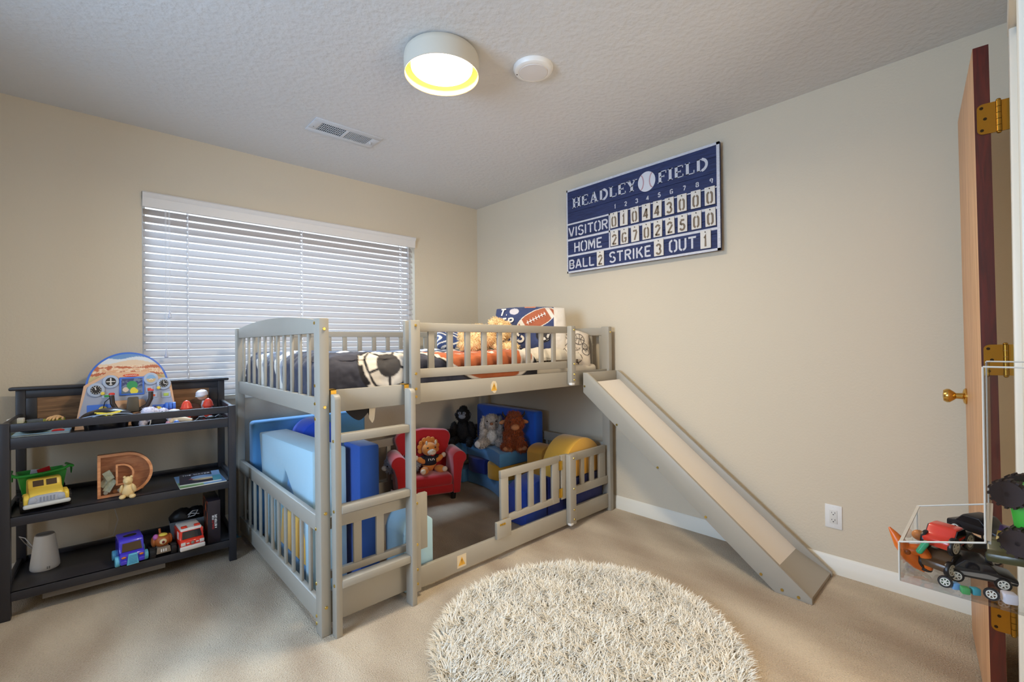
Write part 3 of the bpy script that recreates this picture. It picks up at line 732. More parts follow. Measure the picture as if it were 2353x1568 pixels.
def comf(u, v):
    p = p0_+(p1_-p0_)*u; q = q0_+(q1_-q0_)*v
    fx, dx = fold(p, CW, CR); fy, dy = fold(q, CWY, CR)
    drop = max(dx, dy)+.25*min(dx, dy)
    x = CX+fx; y = CY_-fy; z = CZ-drop
    w = fbm(x*5, y*5, 1.3)*.012+fbm(x*13+4, y*13, z*13)*.008+abs(fbm(x*8, y*22, 7.7))*-.010
    top = 1 if drop < .02 else 0
    if top: z += w+.014*sin((x+2)*7)*.5
    else:
        k = .7
        if dy >= dx: y -= w*k*(1 if fy > 0 else -1)
        else: x += w*k*(1 if fx > 0 else -1)
        z += .3*w
    y = max(y, -1.477); z = max(z, .93)
    ep, eq = (p1_-p0_)/nu/3, (q1_-q0_)/nv/3; k4 = [comf_paint(CX+p+a_*ep, q+b_*eq) for a_, b_ in ((-1, -1), (1, -1), (-1, 1), (1, 1), (0, 0))]
    verts_col.append(tuple(sum(c[i] for c in k4)/5 for i in range(3)))
    return (x, y, z)
b = MB(); b.grid(comf, nu, nv)
cf = b.build('comforter', M_print, smooth=70, paint=verts_col, nrm=True)
tag(cf, 'charcoal sports comforter printed with a soccer ball and an orange football', 'comforter')
b = MB()
def tail(u, v):
    x = -1.935+.145*u; zb = .838+.05*abs(u-.5)**1.6*4 if u < .8 else .85-.01*(u-.8)
    return (x, -1.488+.003*sin(u*9), .955-(.955-zb)*v)
b.grid(tail, 24, 10)
b.build('hanging_corner', mat('comforter_dark', (*C_blk, 1), rough=.8), cf)
b = MB(); b.grid(lambda u, v: (-1.815+.032*u*(1-.2*v)-.004*v, -1.4935, .93-(.112-.04*abs(u-.6))*v), 8, 10); b.build('hem_corner', M_sheet, cf)
# cream blanket folded at the head end
b = MB()
def blk(u, v):
    p = -.26+.52*u; q = -.66+1.32*v
    fx, dx = fold(p, .23, .05); fy, dy = fold(q, .63, .055)
    x = -.515+fx; y = -.832-fy; z = 1.108-max(dx, dy)-.25*min(dx, dy)
    w = fbm(x*7, y*7, 3.1)*.018+fbm(x*17, y*17, 8)*.010+.012*sin(y*30+x*12)
    if max(dx, dy) < .03: z += w
    elif dy >= dx: y -= w*.5*(1 if fy > 0 else -1)
    else: x += w*.5*(1 if fx > 0 else -1)
    return (x, max(y, -1.477), max(z, 1.0))
b.grid(blk, 60, 140); tag(b.build('blanket', M_sheet, smooth=70), 'rumpled cream blanket folded under the pillows at the head of the loft bed', 'blanket')
# pillows
def pillow_z(u, v, t, n=3.2): return t*.5*max(0.0, 1-abs(u)**n)**.55*max(0.0, 1-abs(v)**n)**.55
def pillow(name, w, h, t, m, seed, parent=None, paint=None, nu=60, nv=46, wr=.006):
    b = MB(); cols = []
    def side(sg):
        def f(u, v):
            U, V = 2*u-1, 2*v-1
            x = U*w/2*(1-.06*V*V+.02*abs(U)*abs(V)); y = V*h/2*(1-.07*U*U)
            z = pillow_z(U, V, t)+wr*fbm(x*9+seed, y*9, seed)*(1-U*U)*(1-V*V)+.5*wr*fbm(x*25, y*25+seed, 2)*(1-abs(U)**6)
            if paint: cols.append(paint(x, y, sg))
            return (x, y, sg*z)
        return f
    b.grid(side(1), nu, nv); b.grid(side(-1), nu, nv)
    return b.build(name, m, parent, smooth=80, paint=cols if paint else None, nrm=False)
def pill_map(w, h, t, lift=.001):
    def f(x, y, hh): return (x, y, pillow_z(min(.97, max(-.97, 2*x/w)), min(.97, max(-.97, 2*y/h)), t)+lift+hh+.002)
    return f
# navy sports pillow, standing
PW, PH, PTk = .50, .325, .15
def sp_paint(x, y, sg):
    if x > .165 or sg < 0: return C_wht
    fx, fy = x-.045, y-.055; c_, s_ = cos(.50), sin(.50); e = (fx*c_+fy*s_)/.150; f = (-fx*s_+fy*c_)/.062
    q = e*e+f*f+.1*abs(e)**3
    if q < 1.12:
        if q > .95: return C_wht
        if abs(abs(e)-.70) < .09: return C_wht
        return rgb(176, 98, 66)[:3]
    if hypot((x+.11)/1.25, y-.115) < .026: return rgb(214, 210, 216)[:3]
    if abs(y-.158) < .012 and -.04 < x < .04: return rgb(226, 140, 92)[:3]
    c = None
    if hypot(x-.095, y+.055) < .055: c = ball_paint(x-.095, y+.055, .055)
    return c or rgb(58, 70, 112)[:3]
tp = thing('sports_pillow', 'navy pillow printed with a brown football and white block words', 'pillow', (-.443, -1.135, 1.262))
zf = Vector((-.74, -.67, .22)).normalized(); xf = Vector((.671, -.741, 0)).normalized(); yf_ = zf.cross(xf)
_R = Matrix((xf, yf_, zf)).transposed(); tp.rotation_euler = _R.to_euler()
pillow('pillow_case', PW, PH, PTk, M_print, 3.3, tp, sp_paint, 150, 100, wr=.010)
M_ptext = mat('print_white', rgb(236, 232, 228), rough=.8)
b = MB(); fm = pill_map(PW, PH, PTk, .004)
draw_text(b, 'T.', -.215, .085, .052, .055, fm, .22, .2, slant=.25, sub=True); draw_text(b, 'EP', -.205, .012, .052, .085, fm, .22, .2, slant=.12, sub=True); draw_text(b, 'TS.', -.15, -.105, .075, .135, fm, .2, .2, sub=True)
b.build('printed_words', M_ptext, tp, smooth=0)
b = MB()
c_, s_ = cos(.50), sin(.50)
def ft(e, f): return (.045+e*c_-f*s_, .055+e*s_+f*c_)
b.ribbon([ft(-.075+.0075*i, .004) for i in range(21)], .005, fm)
for i in range(7): b.ribbon([ft(-.066+.022*i, -.010), ft(-.066+.022*i, .004), ft(-.062+.022*i, .018)], .005, fm)
b.build('printed_laces', M_ptext, tp, smooth=0)
# cream pillows with line drawings of balls
M_pil = mat('pillow_cream', rgb(228, 216, 200), rough=.85, sheen=.2); M_line = mat('print_charcoal', rgb(70, 62, 60), rough=.85)
def patterned(lbl, loc, rot, w, h, t, seed, dec):
    r = thing('patterned_pillow', lbl, 'pillow', loc, group='cream pillows with ball drawings'); r.rotation_euler = rot
    pillow('pillow_case', w, h, t, M_pil, seed, r)
    b = MB(); fm = pill_map(w, h, t, .003); c0 = lambda x, y, R, a0=0, a1=360, k=1: arc(x, y, R, R*k, a0, a1, 24)
    for kind, x, y, R in dec:
        b.ribbon(c0(x, y, R), .0035, fm)
        if kind == 's':
            b.ribbon(c0(x, y+R*.1, R*.22), R*.30, fm)
            for a in range(0, 360, 72): b.ribbon([(x+R*.4*cos(radians(a)), y+R*.4*sin(radians(a))), (x+R*.95*cos(radians(a)), y+R*.95*sin(radians(a)))], .0028, fm)
        elif kind == 'b':
            b.ribbon([(x-R, y), (x, y+.004), (x+R, y)], .003, fm); b.ribbon([(x, y-R), (x+.004, y), (x, y+R)], .003, fm)
            b.ribbon(c0(x-R*1.15, y, R*.8, -50, 50), .003, fm); b.ribbon(c0(x+R*1.15, y, R*.8, 130, 230), .003, fm)
        elif kind == 'w':
            for dx, dy in ((-.2, .2), (.2, .25), (0, -.1)): b.ribbon([(x+R*dx-.002, y+R*dy), (x+R*dx+.002, y+R*dy)], .005, fm)
        elif kind == 'f':
            b.ribbon(arc(x+R*.3, y, R*.5, R*1.2, 90, 270, 16), .004, fm); b.ribbon([(x, y-R*.5), (x, y+R*.5)], .003, fm)
    b.build('printed_balls', M_line, r, smooth=0); return r
# local +z of these faces the camera side (-x,-y) and up
patterned('cream pillow with ball drawings, the lower of the two by the slide', (-.268, -1.295, 1.055), (radians(62), 0, radians(-46)), .36, .17, .17, 1.7,
          [('b', -.035, .00, .046), ('s', .075, .05, .03), ('f', .085, -.035, .03), ('w', .145, .02, .026), ('s', -.14, .02, .036), ('f', -.1, -.06, .02)])
patterned('cream pillow with ball drawings, the upper of the two by the slide', (-.252, -1.272, 1.178), (radians(60), radians(9), radians(-46)), .36, .18, .15, 5.1,
          [('s', -.05, .05, .034), ('w', .03, .035, .034), ('f', -.005, -.045, .032), ('b', .1, -.01, .04), ('w', .15, -.05, .02), ('s', -.13, -.03, .036)])
# small navy and white cushion behind the plush dog
b_ = thing('small_cushion', 'small cushion in navy and white swirls behind the golden plush dog', 'cushion', (-.80, -.72, 1.215)); b_.rotation_euler = (radians(64), 0, radians(-38))
pillow('cushion_cover', .24, .20, .11, M_print, 8.8, b_, lambda x, y, sg: C_wht if (x*16+y*7+1.2*sin(y*38+x*9)) % 1 < .36 else rgb(56, 74, 118)[:3], 80, 60)
# ------------------------------------------------------------------ plush toys
def plush(name, label, loc, rz, mb_fur, m, extra=(), scale=1.0, cat='stuffed toy', group=None, body='body'):
    t = thing(name, label, cat, loc, rz, group); t.scale = (scale,)*3
    mb_fur.build(body, m, t, smooth=60, nrm=False)
    for nm, mb, mm in extra: mb.build(nm, mm, t, smooth=60)
    return t
M_eye = mat('eye_black', rgb(16, 14, 14), rough=.12, coat=.5)
def eyes(pts, r):
    out = []
    for p in pts: out.append(('eye', MB().ell(p, r, nu=12, nv=8), M_eye))
    return out
# local frame: faces -y, z up
# golden plush dog lying on the bed
b = MB(); b.ell((0, 0, .075), (.075, .12, .07)); b.ell((.0, -.13, .115), (.062, .06, .058)); b.ell((-.055, -.15, .02), (.028, .075, .025)); b.ell((.055, -.15, .02), (.028, .075, .025))
b.ell((-.07, .06, .03), (.04, .06, .035)); b.ell((.07, .06, .03), (.04, .06, .035)); b.ell((-.06, -.12, .11), (.018, .03, .05), (0, .3, 0)); b.ell((.06, -.12, .11), (.018, .03, .05), (0, -.3, 0)); b.ell((0, -.10, .155), (.04, .04, .03))
b.fur(7000, .016, .0035, 5, .3)
mz = MB(); mz.ell((0, -.178, .100), (.034, .036, .028)); 
ns = MB(); ns.ell((0, -.212, .108), (.010, .007, .007))
plush('plush_dog', 'fluffy golden plush dog with white muzzle lying on the comforter', (-.865, -1.085, 1.122), radians(56), b, mat('fur_gold', rgb(240, 212, 158), rough=.9, sheen=.3),
      [('muzzle', mz, mat('fur_cream', rgb(238, 226, 208), rough=.9, sheen=.3)), ('nose', ns, M_eye)]+eyes([(-.028, -.176, .130), (.028, -.176, .130)], .006), 1.12)
# gorilla
b = MB(); b.ell((0, 0, .085), (.068, .058, .09)); b.ell((0, -.012, .215), (.056, .055, .058)); b.ell((-.055, -.05, .03), (.028, .085, .028), (0, 0, -.2)); b.ell((.055, -.05, .03), (.028, .085, .028), (0, 0, .25))
b.ell((-.075, -.03, .10), (.026, .035, .075), (.3, .2, 0)); b.ell((.075, -.03, .10), (.026, .035, .075), (.3, -.2, 0)); b.ell((-.07, -.125, .022), (.026, .03, .03)); b.ell((.07, -.125, .022), (.026, .03, .03)); b.ell((0, .004, .262), (.03, .035, .024))
b.fur(5000, .010, .003, 9, .3)
f = MB(); f.ell((0, -.052, .212), (.030, .022, .022)); f.ell((-.018, -.058, .236), (.014, .012, .012)); f.ell((.018, -.058, .236), (.014, .012, .012))
e = MB(); e.ell((-.058, -.02, .222), (.008, .012, .014)); e.ell((.058, -.02, .222), (.008, .012, .014))
plush('plush_gorilla', 'black plush gorilla sitting on the left of the blue foam stack', (-.408, -.30, .337), radians(-48), b, mat('fur_black', rgb(22, 20, 21), rough=.85), [('face', f, mat('gorilla_face', rgb(128, 134, 146), rough=.6)), ('ears', e, mat('gorilla_ear', rgb(70, 70, 76), rough=.6))]+eyes([(-.018, -.070, .240), (.018, -.070, .240)], .004), 1.07)
# bunny
M_bun = mat('fur_grey_frost', rgb(196, 186, 178), rough=.9, sheen=.3, var=(60, .28))
b = MB(); b.ell((0, 0, .075), (.062, .055, .08)); b.ell((0, -.02, .185), (.062, .06, .062)); b.ell((-.07, -.095, .035), (.036, .07, .036), (0, 0, -.55)); b.ell((.07, -.095, .035), (.036, .07, .036), (0, 0, .55))
b.ell((-.07, -.03, .09), (.026, .03, .06), (.5, .35, 0)); b.ell((.07, -.03, .09), (.026, .03, .06), (.5, -.35, 0))
b.ell((-.074, -.022, .155), (.018, .034, .078), (0, .12, 0)); b.ell((.068, -.035, .155), (.018, .034, .080), (0, -.10, 0)); b.ell((0, -.072, .172), (.032, .026, .026))
b.fur(6500, .012, .0032, 11, .3)
bl_ = MB(); bl_.ell((0, -.038, .07), (.042, .03, .055)); bl_.fur(900, .009, .003, 3, .3)
n_ = MB(); n_.ell((0, -.096, .182), (.014, .009, .011))
sl_ = MB(); sl_.ell((-.105, -.150, .036), (.026, .012, .026), (0, 0, -.55)); sl_.ell((.105, -.150, .036), (.026, .012, .026), (0, 0, .55))
plush('plush_bunny', 'frosted grey plush bunny with drooping ears and brown nose on the blue foam', (-.30, -.545, .337), radians(-44), b, M_bun, [('belly', bl_, mat('fur_white', rgb(224, 220, 216), rough=.9)), ('nose', n_, mat('nose_brown', rgb(150, 96, 66), rough=.5)), ('foot_pads', sl_, mat('fur_white', rgb(224, 220, 216)))]+eyes([(-.034, -.072, .198), (.034, -.072, .198)], .006), 1.03)
# highland cow
M_cow = mat('fur_ginger', rgb(172, 84, 38), rough=.9, sheen=.3, var=(30, .2))
b = MB(); b.ell((0, .01, .085), (.064, .07, .088)); b.ell((0, -.045, .200), (.060, .06, .056)); b.ell((0, -.03, .245), (.042, .045, .03)); b.ell((-.04, -.065, .05), (.023, .024, .055)); b.ell((.04, -.065, .05), (.023, .024, .055)); b.ell((-.06, -.035, .028), (.028, .05, .028)); b.ell((.06, -.035, .028), (.028, .05, .028))
b.fur(7500, .030, .0036, 13, .75)
mz = MB(); mz.ell((0, -.103, .178), (.033, .022, .024)); er = MB(); er.ell((.078, -.03, .205), (.032, .010, .015), (0, .25, 0)); er.ell((-.078, -.03, .205), (.032, .010, .015), (0, -.25, 0))
hn = MB()
for s_ in (-1, 1): hn.tube([(s_*.04, -.025, .235), (s_*.066, -.025, .243), (s_*.080, -.027, .262), (s_*.081, -.028, .282)], [.010, .009, .007, .002], 10)
hfs = [('hoof', MB().ell(p, (.022, .018, .017)), mat('suede_tan', rgb(196, 132, 90), rough=.8)) for p in ((-.04, -.078, .014), (.04, -.078, .014), (-.065, -.085, .02), (.068, -.085, .02))]
plush('plush_highland_cow', 'shaggy ginger plush cow with tan muzzle sitting on the blue foam', (-.275, -.77, .337), radians(-36), b, M_cow, [('muzzle', mz, mat('suede_tan', rgb(196, 132, 90), rough=.8)), ('ears', er, mat('suede_tan', rgb(196, 132, 90))), ('horns', hn, mat('horn_dark', rgb(46, 38, 38), rough=.6))]+hfs+eyes([(-.034, -.094, .212), (.034, -.094, .212)], .0065), 1.06)
# small white plush behind the cow
b = MB(); b.ell((0, 0, .06), (.045, .04, .06)); b.ell((0, -.02, .145), (.045, .042, .042)); b.ell((-.03, -.02, .19), (.012, .01, .022)); b.ell((.03, -.02, .19), (.012, .01, .022)); b.fur(1800, .008, .003, 2, .3)
plush('plush_kitten', 'small white plush peeping out between the bunny and the ginger cow', (-.19, -.66, .337), radians(-45), b, mat('fur_white', rgb(224, 220, 216)), eyes([(-.018, -.058, .150), (.018, -.058, .150)], .004), 1.0)

# ------------------------------------------------------------------ red child's armchair and its toys
M_red = mat('red_plush_fabric', rgb(190, 24, 30), rough=.85, sheen=.6, bump=(220, .15, .002))
ch = thing('childs_armchair', "small red upholstered child's armchair under the bed", 'armchair', (-.825, -.368, 0), radians(-20)); ch.scale = (1.06, 1.0, 1.03)
b = MB(); b.box((-.17, -.155, .045), (.17, .13, .115), .02, seg=3); b.build('base', M_red, ch)
MB().box((-.165, -.162, .10), (.165, .08, .185), .03, seg=4).build('seat_cushion', M_red, ch)
P = [(-.185, .10), (.185, .10), (.19, .36)]+arc(.15, .415, .055, .06, -10, 90, 6)+[(0, .492)]+arc(-.15, .415, .055, .06, 90, 190, 6)+[(-.19, .36)]
b = MB(); b.prism(P, .055, .125, 'y', bev=.022); b.build('backrest', M_red, ch)
for s_ in (-1, 1):
    prof = [(.165, .045), (.215, .045), (.228, .20), (.245, .26)]+arc(.212, .297, .052, .052, -20, 170, 12)+[(.165, .24)]
    b = MB(); b.prism([(s_*x, z) for x, z in prof], -.165, .10, 'y', bev=.010); b.build('armrest', M_red, ch)
for x, y in ((-.17, -.13), (.17, -.13), (-.17, .09), (.17, .09)): MB().lathe([(.016, 0), (.022, .046)], 14, c=(x, y, 0)).build('foot', mat('black_plastic', rgb(28, 27, 28)), ch)
# orange triceratops in a dark shirt
M_or = mat('plush_orange', rgb(226, 142, 62), rough=.9, sheen=.3)
b = MB(); b.ell((0, 0, .06), (.05, .045, .06)); b.ell((0, -.012, .155), (.054, .05, .046)); b.ell((-.055, -.065, .025), (.028, .045, .026), (0, 0, -.5)); b.ell((.055, -.065, .025), (.028, .045, .026), (0, 0, .5)); b.ell((.06, -.02, .085), (.04, .02, .02), (0, -.5, 0)); b.ell((-.06, -.02, .085), (.04, .02, .02), (0, .5, 0))
fr = MB()
for i in range(9): a = radians(-20+220*i/8); fr.ell((.062*cos(a), .012, .162+.058*sin(a)), (.018, .010, .018))
fr.ell((0, .012, .165), (.058, .010, .055))
bk_ = MB(); bk_.ell((0, -.058, .142), (.030, .028, .022)); bk_.ell((-.032, -.048, .205), (.008, .008, .014)); bk_.ell((.032, -.048, .205), (.008, .008, .014)); bk_.ell((0, -.085, .158), (.007, .008, .010))
for p in ((-.075, -.105, .03), (.075, -.105, .03), (.098, -.02, .105), (-.098, -.02, .105)): bk_.ell(p, (.018, .014, .018))
mo = MB(); mo.tube([(-.014, -.078, .128), (0, -.083, .123), (.014, -.078, .128)], .003, 8)
sh = MB(); sh.ell((0, -.002, .075), (.055, .050, .048)); sh.ell((.05, -.012, .095), (.022, .022, .020)); sh.ell((-.05, -.012, .095), (.022, .022, .020))
dc = MB(); fmS = lambda x, z, h: (x, -.0545-h+.25*abs(x)**1.5, z)
dc.ribbon([(-.022, .085), (-.022, .10)], .005, fmS); dc.ribbon([(-.012, .10), (-.004, .085)], .005, fmS); dc.ribbon([(.004, .085), (.004, .1)], .005, fmS); dc.ribbon([(.012, .1), (.02, .085)], .005, fmS)
tri = plush('plush_triceratops', 'orange plush triceratops in a dark shirt sitting on the red armchair', (-.795, -.372, .186), radians(-14), b, M_or, [('frill', fr, M_or), ('beak_and_horns', bk_, mat('plush_cream', rgb(232, 214, 188), rough=.9)), ('mouth', mo, mat('felt_red', rgb(176, 46, 36), rough=.9)), ('shirt', sh, mat('shirt_dark', rgb(34, 32, 44), rough=.8)), ('shirt_marks', dc, mat('print_white', rgb(236, 232, 228)))]+eyes([(-.026, -.055, .172), (.026, -.055, .172)], .0055), 1.12)
b = MB(); b.ell((0, 0, .03), (.055, .04, .032)); b.ell((-.055, -.02, .035), (.026, .024, .024)); b.ell((-.065, 0, .05), (.015, .008, .02)); b.fur(1500, .009, .003, 21, .3)
plush('plush_mouse', 'small pale grey plush lying at the left arm of the red armchair', (-.955, -.30, .19), radians(-30), b, mat('fur_pale_grey', rgb(178, 182, 196), rough=.9), [('snout', MB().ell((-.08, -.03, .032), (.012, .012, .010)), mat('fur_white', rgb(224, 220, 216)))]+eyes([(-.07, -.042, .042)], .003), 1.9)

# ------------------------------------------------------------------ soft foam play blocks
def foam(name, col): return mat(name, rgb(*col), rough=.82, sheen=.35, bump=(14, .25, .01))
F_sky, F_ice, F_roy, F_cob, F_yel, F_nav = [foam('foam_'+n, c) for n, c in (('sky_blue', (92, 156, 210)), ('ice_blue', (172, 210, 228)), ('royal_blue', (18, 70, 148)), ('cobalt', (26, 78, 208)), ('yellow', (232, 176, 62)), ('navy', (22, 34, 104)))]
GF = 'soft foam play blocks'
def block(name, label, mb, m, loc=(0, 0, 0), rot=(0, 0, 0)):
    o = mb.build(name, m, None, loc, rot, smooth=40); tag(o, label, 'foam block', GF); return o
block('foam_slab', 'tall sky blue foam slab standing against the back rail at the left end', MB().box((-1.985, -.285, 0), (-1.265, -.183, .700), .022, seg=4), F_sky)
# ice blue arch block with a V notch
P = [(-1.25, .004), (-1.244, .679), (-.374, .652), (-.53, .004), (-.69, .004), (-.71, .20), (-.75, .33), (-.794, .434), (-.845, .523), (-.976, .425), (-1.08, .34), (-1.135, .24), (-1.15, .004)]
b = MB(); b.prism(P, -1.975, -1.815, 'x', bev=.010); block('foam_arch', 'ice blue foam block with a V notch standing along the left end of the bed', b, F_ice)
b = MB(); b.prism([(-1.79, .002), (-1.686, .002), (-1.686, .685), (-1.79, .69)], -1.33, -1.14, 'y', bev=.015); block('foam_cube', 'tall royal blue foam block behind the ladder', b, F_roy)
P = arc(-.34, .50, .155, .155, 0, 180, 20)+[(-.495, .004), (-.185, .004)]
b = MB(); b.prism([(-.30+.0, .004)]+[(-.30-.115+.0, .004)]+[(p[0], p[1]) for p in arc(-.358, .58, .0575, .10, 180, 0, 14)], -1.79, -1.42, 'x', bev=.012)
b = MB(); b.prism([(-1.80, .004), (-1.80, .52)]+arc(-1.66, .52, .14, .18, 180, 0, 20)+[(-1.52, .004)], -.50, -.30, 'y', bev=.012)
block('foam_round_block', 'cobalt blue round-topped foam block behind the ice blue notched one', b, F_cob)
b = MB(); b.prism([(-1.14, .105), (-1.14, .295), (-.72, .295), (-.72, .105)], -1.79, -1.64, 'x', bev=.015); 
block('foam_beam', 'yellow foam piece set in the notch of the ice blue block at the left end', MB().prism([(-1.13, .106), (-.718, .106), (-.756, .30), (-1.093, .30)], -1.962, -1.83, 'x', bev=.008), F_yel)
block('foam_plank', 'dull blue foam block under the yellow beam at the left end', MB().prism([(-1.135, .002), (-.70, .002), (-.714, .103), (-1.132, .103)], -1.962, -1.83, 'x', bev=.008), foam('foam_steel_blue', (84, 130, 170)))
block('foam_wedge', 'mid blue foam wedge filling the notch above the yellow piece', MB().prism([(-.768, .303), (-1.085, .303), (-.972, .408), (-.848, .498), (-.806, .418)], -1.955, -1.83, 'x', bev=.006), F_sky)
b = MB(); b.prism([(-1.645, .002), (-1.645, .27)]+[(p[0], p[1]) for p in arc(-1.565, .27, .08, .08, 180, 60, 10)]+[(-1.487, .31), (-1.487, .002)], -1.485, -1.30, 'y', bev=.012); block('foam_half_arch', 'pale ice blue foam block with a rounded top behind the lower right of the ladder', b, F_ice)
# corner seat: two concave levels with a middle layer, and a back cushion
def concave(x_, y0, y1, depth, skew=0):
    n = 14; return [(x_+skew*i/n+depth*sin(pi*i/n)**.9, y0+(y1-y0)*i/n) for i in range(n+1)]
def level(z0, z1, lab_r, lab_l):
    P = concave(-.475, -.83, -.31, .045, .095)+[(-.092, -.31), (-.092, -.83)]
    b = MB(); b.prism(P, z0, z1, 'z', bev=.010); block('foam_curve', lab_r, b, F_sky)
    P = [(-.425, -.305), (-.455, -.24), (-.475, -.184), (-.092, -.184), (-.092, -.305)]
    b = MB(); b.prism(P, z0, z1, 'z', bev=.010); block('foam_curve', lab_l, b, F_sky)
level(.002, .112, 'sky blue curved foam block, bottom of the corner stack', 'small sky blue foam block on the carpet at the back of the corner stack')
level(.232, .336, 'sky blue curved foam block, top of the corner stack under the bunny and cow', 'small sky blue foam block at the top left of the corner stack under the gorilla')
b = MB(); b.prism([(-.40, -.56)]+[(p[0], p[1]) for p in arc(-.30, -.44, .12, .15, 215, 110, 10)]+[(-.10, -.30), (-.10, -.565)], .114, .230, 'z', bev=.008); block('foam_wedge', 'dark cobalt foam piece sandwiched in the middle of the corner stack', b, foam('foam_cobalt_dark', (24, 50, 150)))
b = MB(); b.prism([(p[0], p[1]) for p in arc(-.33, -.70, .115, .122, 90, 270, 14)]+[(-.10, -.822), (-.10, -.578)], .114, .230, 'z', bev=.008); block('foam_half_round', 'yellow foam half round in the middle of the corner stack', b, F_yel)
block('foam_cushion', 'royal blue foam cushion standing as the backrest of the corner stack', MB().box((-.19, -.925, .338), (-.094, -.20, .632), .020, seg=4), foam('foam_bright_blue', (20, 92, 214)))
# right end: yellow arches over navy bases, blue ramp
P = arc(-1.295, .215, .158, .235, 0, 180, 24)
b = MB(); b.prism([(p[0]+.0, p[1]) for p in arc(-.292, .281, .216, .245, 0, 180, 28)], -1.478, -1.28, 'y', bev=.012)
block('foam_dome', 'big yellow foam half circle on the navy base beside the bed post', b, F_yel)
b = MB(); b.prism([(-.508, .002), (-.086, .002), (-.086, .279), (-.508, .279)], -1.478, -1.28, 'y', bev=.012); block('foam_block', 'navy foam block under the big yellow half circle', b, F_nav)
b = MB(); b.prism([(-1.135, .0), (-1.135, .30)]+[(p[0], p[1]) for p in arc(-1.02, .30, .115, .115, 180, 0, 18)]+[(-.905, 0)], -.33, -.13, 'x', bev=.012)
b = MB(); b.prism([(-.345, .002), (-.345, .365)]+arc(-.25, .365, .095, .05, 180, 0, 14)+[(-.155, .002)], -1.14, -.99, 'y', bev=.012)
block('foam_tombstone', 'yellow round-topped foam block behind the gate', b, foam('foam_amber', (222, 158, 58)))
b = MB(); b.prism([(-.712, .002), (-.712, .225), (-.62, .268), (-.514, .285), (-.514, .002)], -1.345, -1.16, 'y', bev=.012); block('foam_ramp', 'deep blue foam ramp just inside the closed gate', b, foam('foam_deep_blue', (20, 62, 160)))
# orange-edged flat board glimpsed between the blue block and the armchair
block('foam_strip', 'orange foam strip leaning between the blue block and the red armchair', MB().prism([(-1.19, .002), (-1.12, .002), (-1.19, .17)], -.62, -.50, 'y', bev=.006), foam('foam_orange', (206, 104, 44)))
# ------------------------------------------------------------------ scoreboard sign
SY0, SZ0 = -1.12, 1.69           # s = SY0 - y, t = z - SZ0
sg = thing('scoreboard_sign', 'weathered navy wooden baseball scoreboard hanging on the right wall', 'sign', (-.028, SY0-.598, SZ0+.316))
def SP(s_, t_, x=0.0): return (-.017-x+.0, -(s_-.598), t_-.316)
def sgm(x0=0): return lambda x, y, h: SP(x, y, x0+h)
def navy_board():
    m = bpy.data.materials.new('weathered_navy'); m.use_nodes = True; nt = m.node_tree; b = nt.nodes['Principled BSDF']
    tc = nd(nt, 'ShaderNodeTexCoord'); mp = nd(nt, 'ShaderNodeMapping'); mp.inputs['Scale'].default_value = (6, 5, 90)
    nt.links.new(tc.outputs['Object'], mp.inputs['Vector'])
    n = nd(nt, 'ShaderNodeTexNoise'); n.inputs['Scale'].default_value = 2.0; n.inputs['Detail'].default_value = 8; n.inputs['Roughness'].default_value = .7
    nt.links.new(mp.outputs['Vector'], n.inputs['Vector'])
    r = nd(nt, 'ShaderNodeValToRGB'); e = r.color_ramp.elements
    e[0].position = .3; e[0].color = rgb(30, 36, 66); e[1].position = .64; e[1].color = rgb(50, 62, 108)
    k = e.new(.715); k.color = rgb(64, 72, 112); k = e.new(.75); k.color = rgb(140, 122, 104)
    nt.links.new(n.outputs['Fac'], r.inputs['Fac']); nt.links.new(r.outputs['Color'], b.inputs['Base Color']); b.inputs['Roughness'].default_value = .8
    return m
M_nav = navy_board(); M_sgw = mat('weathered_white', rgb(206, 206, 212), rough=.8, var=(50, .14, (1, 1, 5)))
pl = [0, .098, .182, .272, .362, .455, .548, .630]
for a, c in zip(pl, pl[1:]):
    MB().box(SP(.024, a+.0008, -.017), SP(1.172, c-.0008), .0015).build('plank', M_nav, sg)
def flat(name, s0, t0, s1, t1, m, x=.0005, th=.0006, parent=sg):
    return MB().box(SP(s0, t0, x-.0004), SP(s1, t1, x+th)).build(name, m, parent, smooth=0)
for s0, t0, s1, t1 in ((.024, .0, 1.172, .014), (.024, .615, 1.172, .630), (.024, 0, .034, .63), (1.154, 0, 1.172, .63)): flat('painted_border', s0, t0, s1, t1, M_sgw)
for s0, t0, s1, t1 in ((.034, .122, 1.154, .137), (.034, .242, 1.154, .257), (.034, .362, .43, .374), (.405, .137, .415, .374), (.415, .366, 1.154, .3735)): flat('painted_line', s0, t0, s1, t1, M_sgw)
def words(name, t, s0, t0, w, h, th=.17, sp=.16, m=None):
    b = MB(); draw_text(b, t, s0, t0, h, w, sgm(.0004), th, sp); return b.build(name, m or M_sgw, sg, smooth=0)
words('lettering', 'VISITOR', .044, .274, .350, .068); words('lettering', 'HOME', .095, .152, .250, .070)
words('lettering', 'BALL', .045, .031, .230, .067); words('lettering', 'STRIKE', .409, .031, .318, .070); words('lettering', 'OUT', .857, .035, .170, .071)
inn = (.459, .543, .628, .709, .791, .874, .958, 1.039, 1.123)
for i, s_ in enumerate(inn): words('inning_number', str(i+1), s_-.008 if i else s_-.005, .399, .016 if i else .010, .027, .22)
